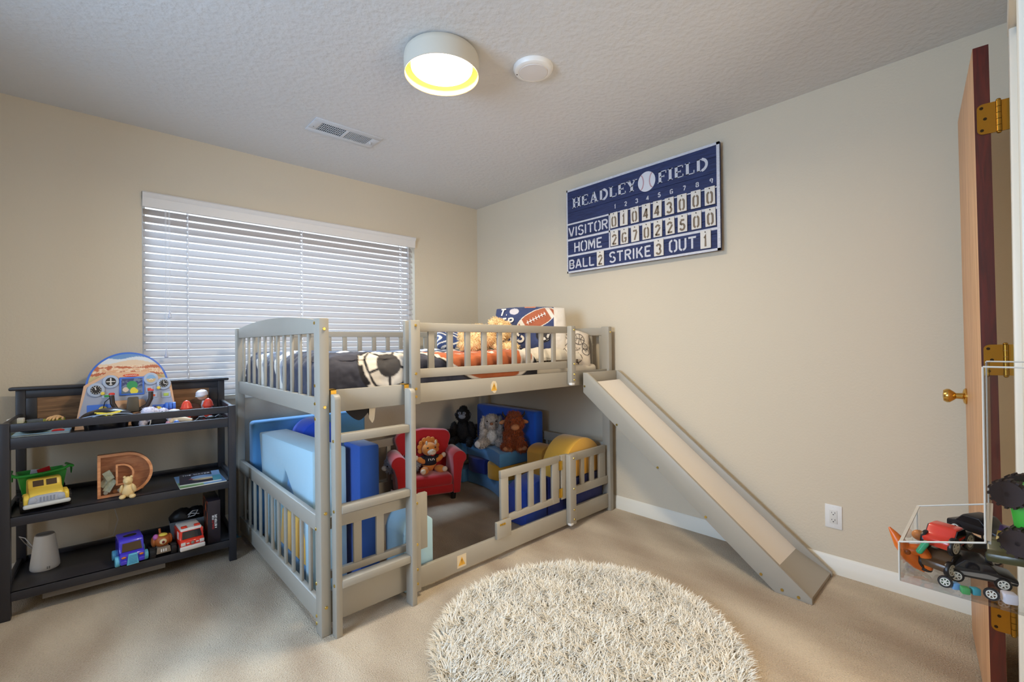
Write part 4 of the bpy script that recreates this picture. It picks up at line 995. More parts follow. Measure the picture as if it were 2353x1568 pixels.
# slab serif title
SER = {
 'H': (.86, [((.2, 0), (.2, 1), .2), ((.66, 0), (.66, 1), .2), ((.2, .5), (.66, .5), .09)], [(.2, 0), (.2, 1), (.66, 0), (.66, 1)]),
 'E': (.74, [((.2, 0), (.2, 1), .2), ((.1, .965), (.66, .965), .075), ((.2, .5), (.5, .5), .09), ((.1, .035), (.68, .035), .075), ((.64, 1.0), (.64, .78), .06), ((.66, 0), (.66, .24), .06), ((.5, .6), (.5, .4), .05)], []),
 'A': (.90, [((.18, 0), (.44, 1), .09), ((.68, 0), (.44, 1), .2), ((.27, .32), (.6, .32), .08)], [(.18, 0), (.68, 0)]),
 'L': (.74, [((.22, 0), (.22, 1), .2), ((.12, .035), (.66, .035), .075), ((.65, 0), (.65, .28), .06)], [(.22, 1)]),
 'Y': (.86, [((.43, 0), (.43, .46), .2), ((.43, .44), (.17, 1), .2), ((.43, .44), (.69, 1), .09)], [(.43, 0), (.17, 1), (.69, 1)]),
 'F': (.72, [((.2, 0), (.2, 1), .2), ((.1, .965), (.66, .965), .075), ((.2, .52), (.5, .52), .09), ((.64, 1.0), (.64, .76), .06), ((.5, .62), (.5, .42), .05)], [(.2, 0)]),
 'I': (.44, [((.22, 0), (.22, 1), .2)], [(.22, 0), (.22, 1)]),
}
def serif(t, s0, t0, w, h):
    W = {c: (SER[c][0] if c in SER else .84) for c in t}; k = w/sum(W[c] for c in t); x = s0; b = MB(); fm = sgm(.0004)
    for c in t:
        mp = lambda p: (x+p[0]*k, t0+p[1]*h)
        if c == 'D':
            b.ribbon([mp((.2, 0)), mp((.2, 1))], .2*k, fm); P = [(x+p[0]*k, t0+p[1]*h) for p in arc(.34, .5, .38, .47, 90, -90, 16)]
            b.ribbon([mp((.1, .97))]+P[:2], .05*k, fm); b.ribbon(P[1:-1], .17*k, fm); b.ribbon(P[-2:]+[mp((.1, .03))], .05*k, fm)
        else:
            for a, e, th in SER[c][1]: b.ribbon([mp(a), mp(e)], th*k if abs(a[0]-e[0]) < abs(a[1]-e[1])*.9 else th*h, fm)
            for px, py in SER[c][2]: b.ribbon([mp((px-.17, abs(py-.035))), mp((px+.17, abs(py-.035)))], .07*h, fm)
        x += W[c]*k
    return b.build('title_lettering', M_sgw, sg, smooth=0)
serif('HEADLEY', .078, .483, .555, .075); serif('FIELD', .778, .486, .330, .073)
b = MB(); b.prism([(-(p[0]-.598), p[1]-.316) for p in arc(.702, .521, .063, .065, 0, 360, 40)[:-1]], -.0180, -.0172, 'x'); bb = b.build('painted_baseball', mat('baseball_white', rgb(222, 222, 226), rough=.8), sg, smooth=0)
b = MB(); fm = sgm(.0012)
for s_ in (-1, 1):
    P = arc(.702+s_*.075, .521, .046, .075, 90-s_*90-48, 90-s_*90+48, 14) if False else [(.702+s_*(.052-.030*cos(radians(a))), .521+.052*sin(radians(a))) for a in range(-72, 73, 9)]
    b.ribbon(P, .0014, fm)
    for p in P[1:-1]:
        b.ribbon([(p[0]-.0055, p[1]+.004*1), (p[0], p[1]), (p[0]+.0055, p[1]+.004)], .0014, fm)
b.build('red_stitching', mat('stitch_red', rgb(186, 60, 58), rough=.8), bb, smooth=0)
# hanging number tiles
M_tile = mat('tile_cream', rgb(222, 216, 206), rough=.75); M_num = mat('tile_number', rgb(128, 112, 94), rough=.8)
def tile(d, s_, t_, label, w=.060, h=.106, tilt=0.0):
    t = thing('number_tile', label, 'number tile', Vector(sg.location)+Vector(SP(s_, t_, .0035)), group='hanging number tiles on the scoreboard')
    t.rotation_euler = (tilt, 0, 0)
    MB().box((0, -w/2, -h/2), (-.006, w/2, h/2), .001).build('tile_plate', M_tile, t)
    b = MB(); gw = .030 if d != '1' else .016
    draw_text(b, d, -gw/2, -h*.40, h*.60, gw, lambda x, y, hh: (-.0061-hh, -x, y), .19); b.build('digit', M_num, t, smooth=0)
    b = MB(); b.cyl((-.0095, 0, h*.40), (-.002, 0, h*.40), .0026, n=8); b.ell((-.0098, 0, h*.40), .0034, nu=8, nv=6); b.build('nail', mat('nail_dark', rgb(60, 52, 48), rough=.5, metal=.5), t)
ords = ('first', 'second', 'third', 'fourth', 'fifth', 'sixth', 'seventh', 'eighth', 'ninth')
r1 = (.453, .532, .615, .700, .780, .863, .945, 1.032, 1.116)
for i, d in enumerate('010443000'): tile(d, r1[i], .319+.0008*i, f'white hanging tile with number {d}, {ords[i]} in the VISITOR row of the scoreboard', tilt=radians((-1.5, 1, -1, .5, 1.5, -1, 0, .5, -.5)[i]))
for i, d in enumerate('267022500'): tile(d, r1[i]+.002, .194+.0008*i, f'white hanging tile with number {d}, {ords[i]} in the HOME row of the scoreboard', tilt=radians((0, 1, -1, 0, 1, -1.5, .5, 0, -1)[i]))
tile('2', .335, .071, 'white hanging tile with number 2 after BALL on the scoreboard'); tile('3', .787, .075, 'white hanging tile with number 3 after STRIKE on the scoreboard', .066); tile('1', 1.088, .075, 'white hanging tile with number 1 after OUT on the scoreboard', .062)

# ------------------------------------------------------------------ round shag rug
RC, RR = (-1.315, -2.271), .575
M_shag = mat('shag_ivory', rgb(238, 232, 218), rough=.9, sheen=.2, var=(9, .05))
rg = thing('shag_rug', 'round ivory shag rug lying on the carpet in front of the bed', 'rug', (RC[0], RC[1], 0))
MB().lathe([(0, .001), (RR, .001), (RR, .006), (0, .008)], 64).build('backing', mat('rug_backing', rgb(214, 204, 186), rough=.9), rg)
def shag():
    r = random.Random(4); vs = []; fs = []
    for _ in range(34000):
        a = r.random()*2*pi; q = RR*sqrt(r.random())
        x, y = q*cos(a), q*sin(a)
        fl = fbm(x*7, y*7, 0)*3.0+fbm(x*22, y*22, 5)*2.2+r.uniform(-.9, .9)
        lean = r.uniform(.35, 1.25); edge = max(0, (q-RR*.9)/(RR*.1))
        dx, dy = cos(fl*2)*lean+cos(a)*edge*1.1, sin(fl*2)*lean+sin(a)*edge*1.1
        L = r.uniform(.036, .062); w = r.uniform(.0016, .0030)
        d1 = Vector((dx*.35, dy*.35, 1)).normalized(); d2 = Vector((dx, dy, .42)).normalized()
        p = Vector((x, y, .006)); m = p+d1*L*.42; e = m+d2*L*.58
        sx = Vector((-dy, dx, 0)); sx = sx.normalized()*w if sx.length > 1e-6 else Vector((w, 0, 0)); up = Vector((0, 0, w*.9))
        k = len(vs)
        vs += [p-sx, p+sx, m-sx, m+sx, m+up, e]
        fs += [(k, k+1, k+3, k+4), (k, k+4, k+2), (k+2, k+4, k+5), (k+4, k+3, k+5)]
    me = bpy.data.meshes.new('pile'); me.from_pydata(vs, [], fs); me.materials.append(M_shag)
    me.polygons.foreach_set('use_smooth', [True]*len(me.polygons)); me.update()
    o = bpy.data.objects.new('pile', me); COL.objects.link(o); o.parent = rg; o['kind'] = 'stuff'; return o
shag()
# ------------------------------------------------------------------ black changing-table shelf
SA = radians(-3.2); SL = Vector((-3.0, -.485, 0)); SW, SD = .873, .42
def sw_(x, y, z): c, s = cos(SA), sin(SA); return (SL.x+x*c-y*s, SL.y+x*s+y*c, z)
def sl_(X, Y, z=0):
    c, s = cos(SA), sin(SA); dx, dy = X-SL.x, Y-SL.y; return (dx*c+dy*s, -dx*s+dy*c, z)
M_blk = mat('black_lacquer', rgb(50, 49, 54), rough=.38, var=(4, .05))
M_rus = wood('rustic_oak', rgb(96, 68, 44), rgb(156, 116, 80), scale=3.2, stretch=(1.2, 6, 14), rough=.6, dist=5)
sh = thing('changing_table', 'black open changing table with two shelves and a rustic wood backboard', 'shelf unit', tuple(SL), SA)
def sp(name, a, c, bev=.002, m=None, parent=None): return MB().box(a, c, bev).build(name, m or M_blk, parent or sh)
pw = .034
sp('front_post', (0, 0, 0), (pw, pw, .842)); sp('front_post', (SW-pw, 0, 0), (SW, pw, .842))
sp('back_post', (0, SD-pw, 0), (pw, SD, .958)); sp('back_post', (SW-pw, SD-pw, 0), (SW, SD, .958))
sp('front_rail', (pw, .004, .803), (SW-pw, .022, .838)); sp('tray_edge', (pw, .004, .728), (SW-pw, .022, .777))
sp('tray', (.002, .022, .735), (SW-.002, SD-.012, .750))
for x in (0, SW-pw):
    sp('side_rail', (x+.008, pw, .812), (x+.026, SD-pw, .842)); sp('tray_side', (x+.008, pw, .728), (x+.026, SD-pw, .777))
for z in (.435, .115):
    sp('shelf_board', (.006, .006, z-.014), (SW-.006, SD-.006, z)); sp('shelf_apron', (pw*.5, .004, z-.038), (SW-pw*.5, .020, z))
    for x in (.004, SW-.022): sp('shelf_end', (x, pw, z-.038), (x+.018, SD-pw, z+.022))
    sp('shelf_back_lip', (pw, SD-.02, z), (SW-pw, SD-.006, z+.022))
sp('top_cap', (-.022, SD-.048, .957), (SW+.022, SD+.012, .974), .006)
sp('backboard_frame', (pw, SD-.03, .918), (SW-pw, SD-.012, .957)); sp('backboard_frame', (pw, SD-.03, .75), (pw+.04, SD-.012, .918)); sp('backboard_frame', (SW-pw-.045, SD-.03, .75), (SW-pw, SD-.012, .918))
sp('backboard', (pw+.03, SD-.026, .752), (SW-pw-.03, SD-.016, .922), 0, M_rus)
sp('foot_rail', (.125, .045, .040), (.565, .057, .070), .002, mat('rail_grey', rgb(134, 130, 128), rough=.5, metal=.3))

# ---- on the top tray
TZ = .7505
cp = thing('cockpit_toy', 'toy aeroplane cockpit panel with dials and black control yoke on the black shelf', 'toy cockpit', (-2.560, -.235, TZ), radians(-2.5))
cp.rotation_euler = (radians(-9), 0, radians(-2.5)); cp.scale = (1.02, 1.0, 1.075)
M_tan = mat('panel_tan', rgb(226, 180, 142), rough=.5); M_pgry = mat('panel_grey', rgb(166, 172, 190), rough=.5); M_pblue = mat('toy_blue', rgb(70, 116, 206), rough=.4)
M_dial = mat('dial_grey', rgb(178, 190, 210), rough=.35); M_dblk = mat('dial_black', rgb(46, 42, 40), rough=.5); M_tyel = mat('toy_yellow', rgb(238, 210, 84), rough=.35); M_tred = mat('toy_red', rgb(226, 66, 52), rough=.35); M_pwht = mat('print_white', rgb(236, 232, 228))
face = [(-.205, 0), (-.172, .205), (-.085, .264), (.082, .264), (.178, .205), (.205, 0)]
MB().prism(face, -.012, .0, 'y', bev=.002).build('panel', M_tan, cp)
inner = [(-.186, .075), (-.160, .197), (-.080, .252), (-.055, .232), (.05, .232), (.077, .252), (.166, .197), (.188, .085), (.168, .068), (.092, .070), (.06, .125), (-.055, .125), (-.09, .05), (-.18, .04)]
MB().prism(inner, -.0128, -.0118, 'y').build('panel_print', M_pgry, cp, smooth=0)
dm = arc(0, .195, .168, .172, -8, 188, 40)
MB().prism(dm, .012, .024, 'y', bev=.002).build('windscreen_rim', M_pblue, cp)
def land(co):
    x, z = co.x, co.z
    if z > .338+.006*sin(x*40): return rgb(112, 150, 196)[:3]
    if z > .318+.010*sin(x*28+1): return rgb(222, 226, 228)[:3]
    if z > .30: return rgb(232, 206, 176)[:3]
    n = fbm(x*22, z*60, 1.0)
    if z > .25: return rgb(196, 112, 78)[:3] if n > .12 else (rgb(240, 214, 182)[:3] if n > -.2 else rgb(226, 178, 138)[:3])
    return rgb(206, 190, 142)[:3] if n < .2 else rgb(226, 190, 150)[:3]
b = MB()
def lg(u, v):
    a = radians(-6+192*u); r = v; return (.159*r*cos(a), .0112, .195+.163*r*sin(a))
b.grid(lg, 90, 60); b.build('windscreen_picture', mat('painted_picture', (1, 1, 1, 1), rough=.5, attr=True), cp, paint=land, smooth=0)
def disc(name, x, z, r, y0, y1, m, parent, n=28): return MB().prism([(p[0], p[1]) for p in arc(x, z, r, r, 0, 360, n)[:-1]], y0, y1, 'y', bev=min(.0015, abs(y1-y0)*.3) if abs(y1-y0) > .003 else 0).build(name, m, parent)
for i, (x, z, r) in enumerate(((-.126, .182, .033), (-.070, .219, .032), (.092, .225, .031), (.146, .197, .031))):
    d_ = disc('dial', x, z, r, -.020, -.012, M_dial, cp); k = disc('dial_face', x, z, r*.64, -.0208, -.0196, M_dblk if i != 2 else mat('dial_sand', rgb(214, 184, 134), rough=.5), d_)
    b = MB(); fm = lambda X, Z, h: (X, -.0209-h, Z)
    if i in (0, 3):
        for a in range(0, 360, 30): b.ribbon([(x+r*.45*cos(radians(a)), z+r*.45*sin(radians(a))), (x+r*.58*cos(radians(a)), z+r*.58*sin(radians(a)))], .0025, fm)
    if i == 0: b.ribbon([(x, z), (x-.004, z+r*.42)], .004, fm)
    if i == 3: b.ribbon([(x, z), (x, z+r*.4)], .003, fm); b.ribbon([(x, z), (x+r*.42, z-.003)], .003, fm)
    if i == 1: b.ribbon([(x, z-r*.55), (x, z+r*.55)], .005, fm); b.ribbon([(x-r*.55, z), (x+r*.55, z)], .004, fm); b.ribbon([(x-r*.2, z-r*.42), (x+r*.2, z-r*.42)], .003, fm)
    if i == 2:
        b.ribbon([(x-.008, z-.006), (x, z-.001), (x+.008, z-.006)], .003, fm)
        MB().prism([(p[0], p[1]) for p in arc(x, z, r*.64, r*.64, 0, 180, 16)], -.0214, -.0206, 'y').build('dial_sky', mat('dial_blue', rgb(140, 178, 214), rough=.5), d_)
    b.build('dial_marks', M_pwht, d_, smooth=0)
for x, z in ((-.101, .163), (.123, .176)): disc('dial_knob', x, z, .008, -.026, -.020, M_tyel, cp)
MB().box((-.037, -.020, .148), (.064, -.012, .238), .003).build('screen_frame', M_pblue, cp)
def scr(co):
    x, z = co.x, co.z
    if hypot((x-.022)*1.1, z-.168) < .018 and z < .19-.9*abs(x-.018): return rgb(232, 214, 70)[:3]
    n = fbm(x*60, z*60, 3)
    if hypot(x-.014, z-.196) < .022: return rgb(60, 150, 90)[:3]
    if hypot(x+.012, z-.176) < .012: return rgb(222, 200, 176)[:3]
    return rgb(120, 130, 150)[:3] if n > .1 else (rgb(70, 76, 116)[:3] if z > .19 else rgb(96, 110, 120)[:3])
b = MB(); b.grid(lambda u, v: (-.029+.085*u, -.0203, .156+.074*v), 50, 44); b.build('screen', mat('painted_picture', (1, 1, 1, 1), attr=True), cp, paint=scr, smooth=0)
ov = MB().prism([(p[0], p[1]) for p in arc(.010, .2465, .033, .0075, 0, 360, 30)[:-1]], -.0135, -.012, 'y').build('orange_badge', mat('badge_orange', rgb(220, 88, 50), rough=.5), cp, smooth=0)
b = MB(); b.ribbon([(-.014+.0024*i, .2465+.0022*sin(i*2.1)) for i in range(21)], .0014, lambda X, Z, h: (X, -.0136-h, Z)); b.build('badge_script', M_pwht, ov, smooth=0)
MB().box((-.160, -.016, .035), (-.068, -.012, .112), .002).build('left_console', M_pblue, cp)
kb = MB(); kb.lathe([(.018, 0), (.017, .010), (.012, .012)], 20, M=T(-.100, -.016, .085) @ RX(pi/2)); kb.box((-.1035, -.034, .068), (-.0965, -.026, .102), .002); kb.build('turn_knob', M_tyel, cp)
MB().box((-.188, -.0165, .03), (-.150, -.012, .062), .002).build('speaker_grille', M_pblue, cp)
MB().box((.096, -.016, .035), (.152, -.012, .092), .002).build('right_console', M_pblue, cp)
kb = MB(); kb.lathe([(.017, 0), (.016, .010), (.012, .012)], 20, M=T(.120, -.016, .066) @ RX(pi/2)); kb.box((.1165, -.034, .05), (.1235, -.026, .082), .002); kb.build('turn_knob', M_tyel, cp)
tb = MB(); tb.box((.148, -.050, .0), (.196, -.012, .030), .004); tb.build('throttle_base', mat('toy_royal', rgb(34, 66, 190), rough=.4), cp)
tb = MB()
for i in range(3): tb.cyl((.150+.0155*i, -.03, .076), (.163+.0155*i, -.03, .076), .022, n=22)
tb.build('throttle_drum', M_pblue, cp)
tb = MB()
for i in range(3): tb.box((.151+.0155*i, -.064, .042), (.163+.0155*i, -.044, .062), .005)
tb.build('throttle_lever', M_tred, cp)
for x, z, w, h, m in ((-.085, .150, .024, .013, 'toy_green'), (.084, .172, .018, .016, 'badge_orange'), (.100, .140, .020, .014, 'badge_orange'), (.155, .140, .026, .018, 'toy_lime')):
    f_ = MB().box((x-w*.8, -.0165, z-h*.85), (x+w*.8, -.012, z+h*.85), .002).build('switch_plate', M_dial, cp)
    MB().box((x-w*.42, -.019, z-h*.42), (x+w*.42, -.0165, z+h*.42), .001).build('switch', mat(m, rgb(*{'toy_green': (70, 160, 80), 'badge_orange': (220, 88, 50), 'toy_lime': (180, 200, 90)}[m]), rough=.4), f_)
yk = MB(); yk.tube([(-.066, -.060, .148), (-.063, -.060, .110), (-.048, -.060, .080), (-.02, -.060, .070), (.01, -.060, .069), (.045, -.060, .072), (.074, -.060, .090), (.088, -.060, .122), (.089, -.060, .156)], .0105, 14)
yo = yk.build('yoke', mat('yoke_brown', rgb(52, 40, 34), rough=.4), cp)
MB().prism([(-.012, .062), (.042, .062), (.038, .135), (-.005, .135)], -.078, -.046, 'y', bev=.006).build('yoke_hub', mat('yoke_hub', rgb(84, 74, 58), rough=.5), yo)
MB().cyl((.014, -.05, .095), (.014, -.012, .095), .012).build('yoke_shaft', mat('yoke_brown', rgb(52, 40, 34)), yo)
for x, z in ((-.066, .155), (.089, .163)): MB().lathe([(.012, 0), (.0125, .006), (.009, .010), (0, .011)], 18, M=T(x, -.060, z-.004)).build('yoke_button', M_tred, yo)
kc = MB(); kc.tube([(-.07, -.06, .14), (-.092, -.05, .12), (-.1, -.045, .085), (-.096, -.04, .05), (-.085, -.03, .03)], .0018, 6); kc.build('cord', mat('black_plastic', rgb(28, 27, 28)), yo)

hat = thing('pilot_cap', 'black toy pilot cap with yellow wings in front of the toy cockpit', 'cap', (-2.652, -.383, TZ), radians(4))
M_hat = mat('cap_black', rgb(22, 21, 26), rough=.3, coat=.3)
b = MB(); b.lathe([(.080, 0), (.082, .03), (.088, .062)], 36, cap=False); b.build('cap_band', M_hat, hat)
b = MB(); b.ell((0, .0, .068), (.100, .088, .046), (radians(-17), 0, 0), 32, 16); b.build('crown', M_hat, hat)
b = MB(); b.tube(arc3 := [(.097*cos(a), .089*sin(a), .055+.018*-sin(a)*-1*.9) for a in [2*pi*i/40 for i in range(40)]], .0022, 6, closed=True) if False else b.tube([(.101*cos(a), .089*sin(a)*cos(radians(17)), .069-.089*sin(a)*sin(radians(17))) for a in [2*pi*i/40 for i in range(40)]], .0022, 6, closed=True); b.build('piping', mat('cap_piping', rgb(176, 196, 226), rough=.4), hat)
b = MB(); b.grid(lambda u, v: ((.082+.028*v*sin(pi*u))*cos(pi+pi*u)*(1), (.078+.026*v*sin(pi*u))*sin(pi+pi*u), .014-.012*v*sin(pi*u)), 28, 6); b.grid(lambda u, v: ((.082+.028*v*sin(pi*u))*cos(pi+pi*u), (.078+.026*v*sin(pi*u))*sin(pi+pi*u), .011-.012*v*sin(pi*u)), 28, 6); b.build('visor', M_hat, hat)
b = MB()
def wg(X, Z, h):
    y0_, z0_ = -.0905*sqrt(max(.02, 1-(X/.1025)**2-((Z-.072)/.048)**2))-h, Z-.068
    c17, s17 = cos(radians(-17)), sin(radians(-17)); return (X, y0_*c17-z0_*s17, .068+y0_*s17+z0_*c17)
for s_ in (-1, 1):
    for i, L in enumerate((.062, .054, .040)): b.ribbon([(s_*.006, .073-.005*i), (s_*L*.42, .078-.005*i), (s_*L*.8, .083-.006*i)], .005, wg)
b.ribbon([(-.006, .070), (.006, .070)], .012, wg)
b.build('gold_wings', mat('wings_yellow', rgb(226, 208, 70), rough=.35), hat, smooth=0)

b = MB(); b.ell((0, 0, .032), (.060, .034, .032)); b.ell((-.020, -.03, .085), (.040, .034, .026), (0, .15, 0)); b.ell((.034, -.03, .078), (.026, .026, .022)); b.ell((.062, -.02, .04), (.014, .014, .036), (0, -.2, 0)); b.ell((-.055, -.03, .03), (.014, .016, .03)); b.fur(1500, .006, .003, 31, .3)
dr = MB(); dr.ell((.012, -.012, .026), (.050, .036, .024)); dr.ell((-.06, .01, .03), (.035, .04, .03))
st_ = MB(); st_.tube([(-.028, -.045, .012), (-.024, -.052, .03), (-.022, -.045, .05)], .0022, 6); st_.tube([(.052, -.042, .012), (.058, -.046, .03), (.06, -.04, .05)], .0022, 6)
er = MB(); er.prism([(-.009, .104), (.009, .102), (-.001, .120)], -.036, -.028, 'y', bev=.002)
plush('plush_pup', 'lavender white plush pup in dark clothes lying beside the pilot cap', (-2.468, -.375, TZ), radians(6), b, mat('fur_lavender', rgb(220, 216, 232), rough=.9, sheen=.3), [('dark_clothes', dr, mat('cloth_black', rgb(24, 23, 30), rough=.8)), ('white_straps', st_, M_pwht), ('dark_ear', er, mat('cloth_plum', rgb(56, 44, 84), rough=.8))]+eyes([(.026, -.054, .084), (.042, -.054, .083)], .003), .95)

dl = thing('lying_doll', 'small doll in a white hat lying behind the front rail of the black shelf', 'doll', (-2.375, -.375, TZ), radians(-18))
b = MB(); b.ell((-.012, .01, .046), (.026, .026, .024)); b.build('face', mat('doll_skin', rgb(232, 196, 162), rough=.6), dl)
b = MB(); b.lathe([(.031, 0), (.036, .012), (.034, .022), (.024, .034), (0, .040)], 24, M=T(-.012, .012, .042)); b.build('hat', M_white, dl)
b = MB(); b.tube([(-.004, 0, .026), (.035, -.012, .022), (.075, -.016, .017)], [.022, .018, .010], 14); b.tube([(-.004, 0, .026), (.01, -.045, .016)], [.018, .010], 12); b.tube([(0, -.005, .026), (-.022, -.035, .016)], [.016, .010], 12); b.build('body', mat('doll_cream', rgb(222, 206, 178), rough=.7), dl)
MB().ell((.013, -.052, .014), (.013, .014, .014)).build('blue_shoe', M_pblue, dl); MB().ell((-.026, -.040, .013), (.011, .012, .013)).build('pink_shoe', mat('doll_pink', rgb(228, 172, 196), rough=.6), dl)

M_hyd = mat('hydrant_red', rgb(232, 78, 56), rough=.3, coat=.3)
def hydrant(lbl, x, y):
    t = thing('toy_hydrant', lbl, 'toy hydrant', (x, y, TZ), 0, 'red toy hydrants on the black shelf')
    MB().lathe([(.024, 0), (.025, .006), (.020, .010), (.019, .050), (.022, .056), (.022, .060)], 24).build('barrel', M_hyd, t)
    MB().lathe([(.027, .058), (.028, .062), (.025, .066), (.022, .078), (.014, .090), (.006, .094), (0, .096)], 24).build('bonnet', M_hyd, t)
    t.scale = (1, 1, 1.22); MB().cyl((-.030, 0, .032), (.030, 0, .032), .009, n=14).build('nozzle', M_hyd, t); MB().lathe([(.010, 0), (.009, .012), (0, .013)], 12, M=T(0, -.017, .032) @ RX(pi/2)).build('front_cap', M_pwht, t)
    return t
hydrant('red toy fire hydrant, left of the brown wooden disc', -2.318, -.30); hydrant('red toy fire hydrant, right of the brown wooden disc', -2.212, -.27)
wd = thing('wooden_disc', 'dark brown wooden disc standing between the two red toy hydrants', 'disc', (-2.268, -.185, TZ)); wd.rotation_euler = (radians(-10), 0, radians(-4))
MB().prism(arc(0, .042, .042, .042, 0, 360, 32)[:-1], -.006, .006, 'y', bev=.002).build('disc', wood('walnut', rgb(92, 54, 36), rgb(128, 80, 56), scale=5, stretch=(2, 8, 8)), wd)
bb = thing('bobblehead', 'bobblehead baseball figure in a white cap behind the right toy hydrant', 'figurine', (-2.222, -.205, TZ), radians(-20))
MB().lathe([(.022, 0), (.022, .008), (.008, .010), (.010, .04), (.014, .075), (.008, .098), (0, .10)], 20).build('body', mat('figurine_white', rgb(226, 226, 234), rough=.4), bb)
MB().ell((-.008, -.002, .128), (.026, .026, .027)).build('head', mat('doll_skin', rgb(232, 196, 162)), bb)
b = MB(); b.lathe([(.030, 0), (.031, .010), (.027, .024), (.015, .033), (0, .036)], 24, M=T(-.008, -.002, .128) @ RY(radians(-8))); b.build('cap', mat('figurine_white', rgb(226, 226, 234)), bb)
MB().ell((-.014, -.024, .127), (.024, .018, .003), (radians(12), 0, 0)).build('cap_brim', mat('brim_grey', rgb(168, 178, 186), rough=.5), bb)
MB().ell((.018, -.012, .088), (.012, .010, .010)).build('hand', mat('figurine_white', rgb(226, 226, 234)), bb)
dn = thing('toy_spider', 'small black toy with thin bent legs lying on the right end of the tray', 'toy', (-2.225, -.415, TZ), radians(-4))
M_blkp = mat('black_plastic', rgb(28, 27, 28))
MB().ell((0, 0, .017), (.024, .020, .017)).build('body', M_blkp, dn)
for pts in ([(-.018, .004, .02), (-.042, .004, .032), (-.070, -.012, .014), (-.092, -.022, .003)], [(-.016, -.008, .018), (-.030, -.002, .030), (-.052, -.004, .030), (-.062, .004, .003)], [(.018, .004, .022), (.040, .006, .032), (.058, -.002, .022), (.075, -.008, .003)], [(.018, -.004, .02), (.036, -.002, .030), (.054, -.014, .016), (.064, -.018, .003)]):
    MB().tube(pts, [.004, .0045, .004, .002], 8).build('leg', M_blkp, dn)
def book(name, label, a, b_, z0, z1, loc, rz, cover, pages=None, cat='book', group=None, extra=None):
    t = thing(name, label, cat, loc, rz, group); x0, y0 = a; x1, y1 = b_; th = .0016
    MB().box((x0, y0, z0), (x1, y1, z0+th)).build('back_cover', cover, t); MB().box((x0, y0, z1-th), (x1, y1, z1)).build('front_cover', cover, t)
    MB().box((x0, y1-.002, z0), (x1, y1, z1)).build('spine', cover, t)
    MB().box((x0+.003, y0+.003, z0+th), (x1-.003, y1-.002, z1-th)).build('pages', pages or mat('paper', rgb(222, 218, 204), rough=.8), t)
    return t
M_pap = mat('paper', rgb(222, 218, 204), rough=.8)
bx, by = -2.905, -.215
book('book', 'grey book at the very bottom of the stack under the yellow binder', (-.088, -.07), (.085, .075), 0, .020, (bx+.006, by, TZ), radians(-5), mat('cover_grey', rgb(128, 126, 138), rough=.5))
book('book', 'white book between the grey book and the yellow binder', (-.085, -.07), (.085, .075), 0, .016, (bx+.01, by, TZ+.0202), radians(-4), mat('cover_lilac', rgb(206, 200, 214), rough=.5))
TZ += .0222
bnd = book('binder', 'yellow and green binder with two pale blue clasps on the left of the tray', (-.092, -.075), (.096, .08), 0, .026, (bx, by, TZ+.0142), radians(-4), mat('cover_lime', rgb(176, 196, 96), rough=.5), mat('pages_yellow', rgb(220, 210, 110), rough=.7))
for x in (-.03, .032): MB().box((x-.004, -.077, .001), (x+.004, -.07, .025), .001).build('clasp', mat('clasp_blue', rgb(140, 196, 222), rough=.4), bnd)
zb_ = TZ+.0404
b = MB(); b.prism([(-.028, -.024), (.026, -.026), (.030, .008), (.010, .024), (-.020, .022)], 0, .024, 'z', bev=.004); tag(b.build('white_case', M_white, None, (bx-.062, by-.02, zb_)), 'small white plastic case on the left of the yellow binder', 'case')
cl = thing('calculator', 'dark grey calculator lying tilted on the yellow binder', 'calculator', (bx-.003, by-.015, zb_), radians(12))
MB().prism([(-.030, 0), (.030, 0), (.030, .007), (-.030, .015)], -.026, .026, 'x', bev=.0015).build('body', mat('calc_grey', rgb(92, 98, 112), rough=.4), cl)
for i in range(4):
    for j in range(3): MB().box((-.022+.012*i, -.024+.012*j, .0095+.0012*(2-j)), (-.014+.012*i, -.016+.012*j, .0128+.0014*(2-j))).build('key', mat('calc_key', rgb(58, 66, 84), rough=.4), cl)
MB().box((-.022, .012, .010), (.022, .024, .0118)).build('display', mat('calc_lcd', rgb(120, 132, 140), rough=.2), cl)
hd = thing('wooden_hand', 'pale wooden carved hand lying on the right end of the yellow binder', 'hand figure', (bx+.066, by-.012, zb_), radians(-20))
b = MB(); b.ell((0, .018, .011), (.020, .022, .011))
for i, (x, L) in enumerate(((-.016, .026), (-.006, .032), (.005, .031), (.015, .025))): b.tube([(x*.8, .004, .014), (x*1.1, -L*.55, .011), (x*1.25, -L, .003)], [.0055, .005, .0038], 10)
b.tube([(.014, .022, .011), (.028, .008, .009), (.032, -.006, .004)], [.006, .005, .004], 10); b.build('hand', mat('hand_wood', rgb(226, 184, 134), rough=.5), hd)
TZ -= .0222
bx2, by2 = -2.886, -.345
for i in range(3):
    book('thin_book', ('thin white book at the bottom of the front stack on the tray', 'thin white book in the middle of the front stack on the tray', 'thin pale blue book on top of the front stack on the tray')[i], (-.092, -.055), (.10, .06), 0, .0085, (bx2+.003*i, by2+.004*(i % 2), TZ+.0087*i), radians(-4+.8*i), mat('cover_white', rgb(220, 220, 214), rough=.5) if i < 2 else mat('cover_pale_blue', rgb(150, 190, 222), rough=.4), group='thin books on the tray')
b = MB(); b.ell((0, 0, .011), (.052, .022, .011)); o = b.build('sunglasses_case', mat('case_black', rgb(24, 20, 22), rough=.3), None, (bx2-.008, by2-.01, TZ+.0262), (0, 0, radians(-3))); tag(o, 'black oval case on the pale blue book at the front of the tray', 'case')
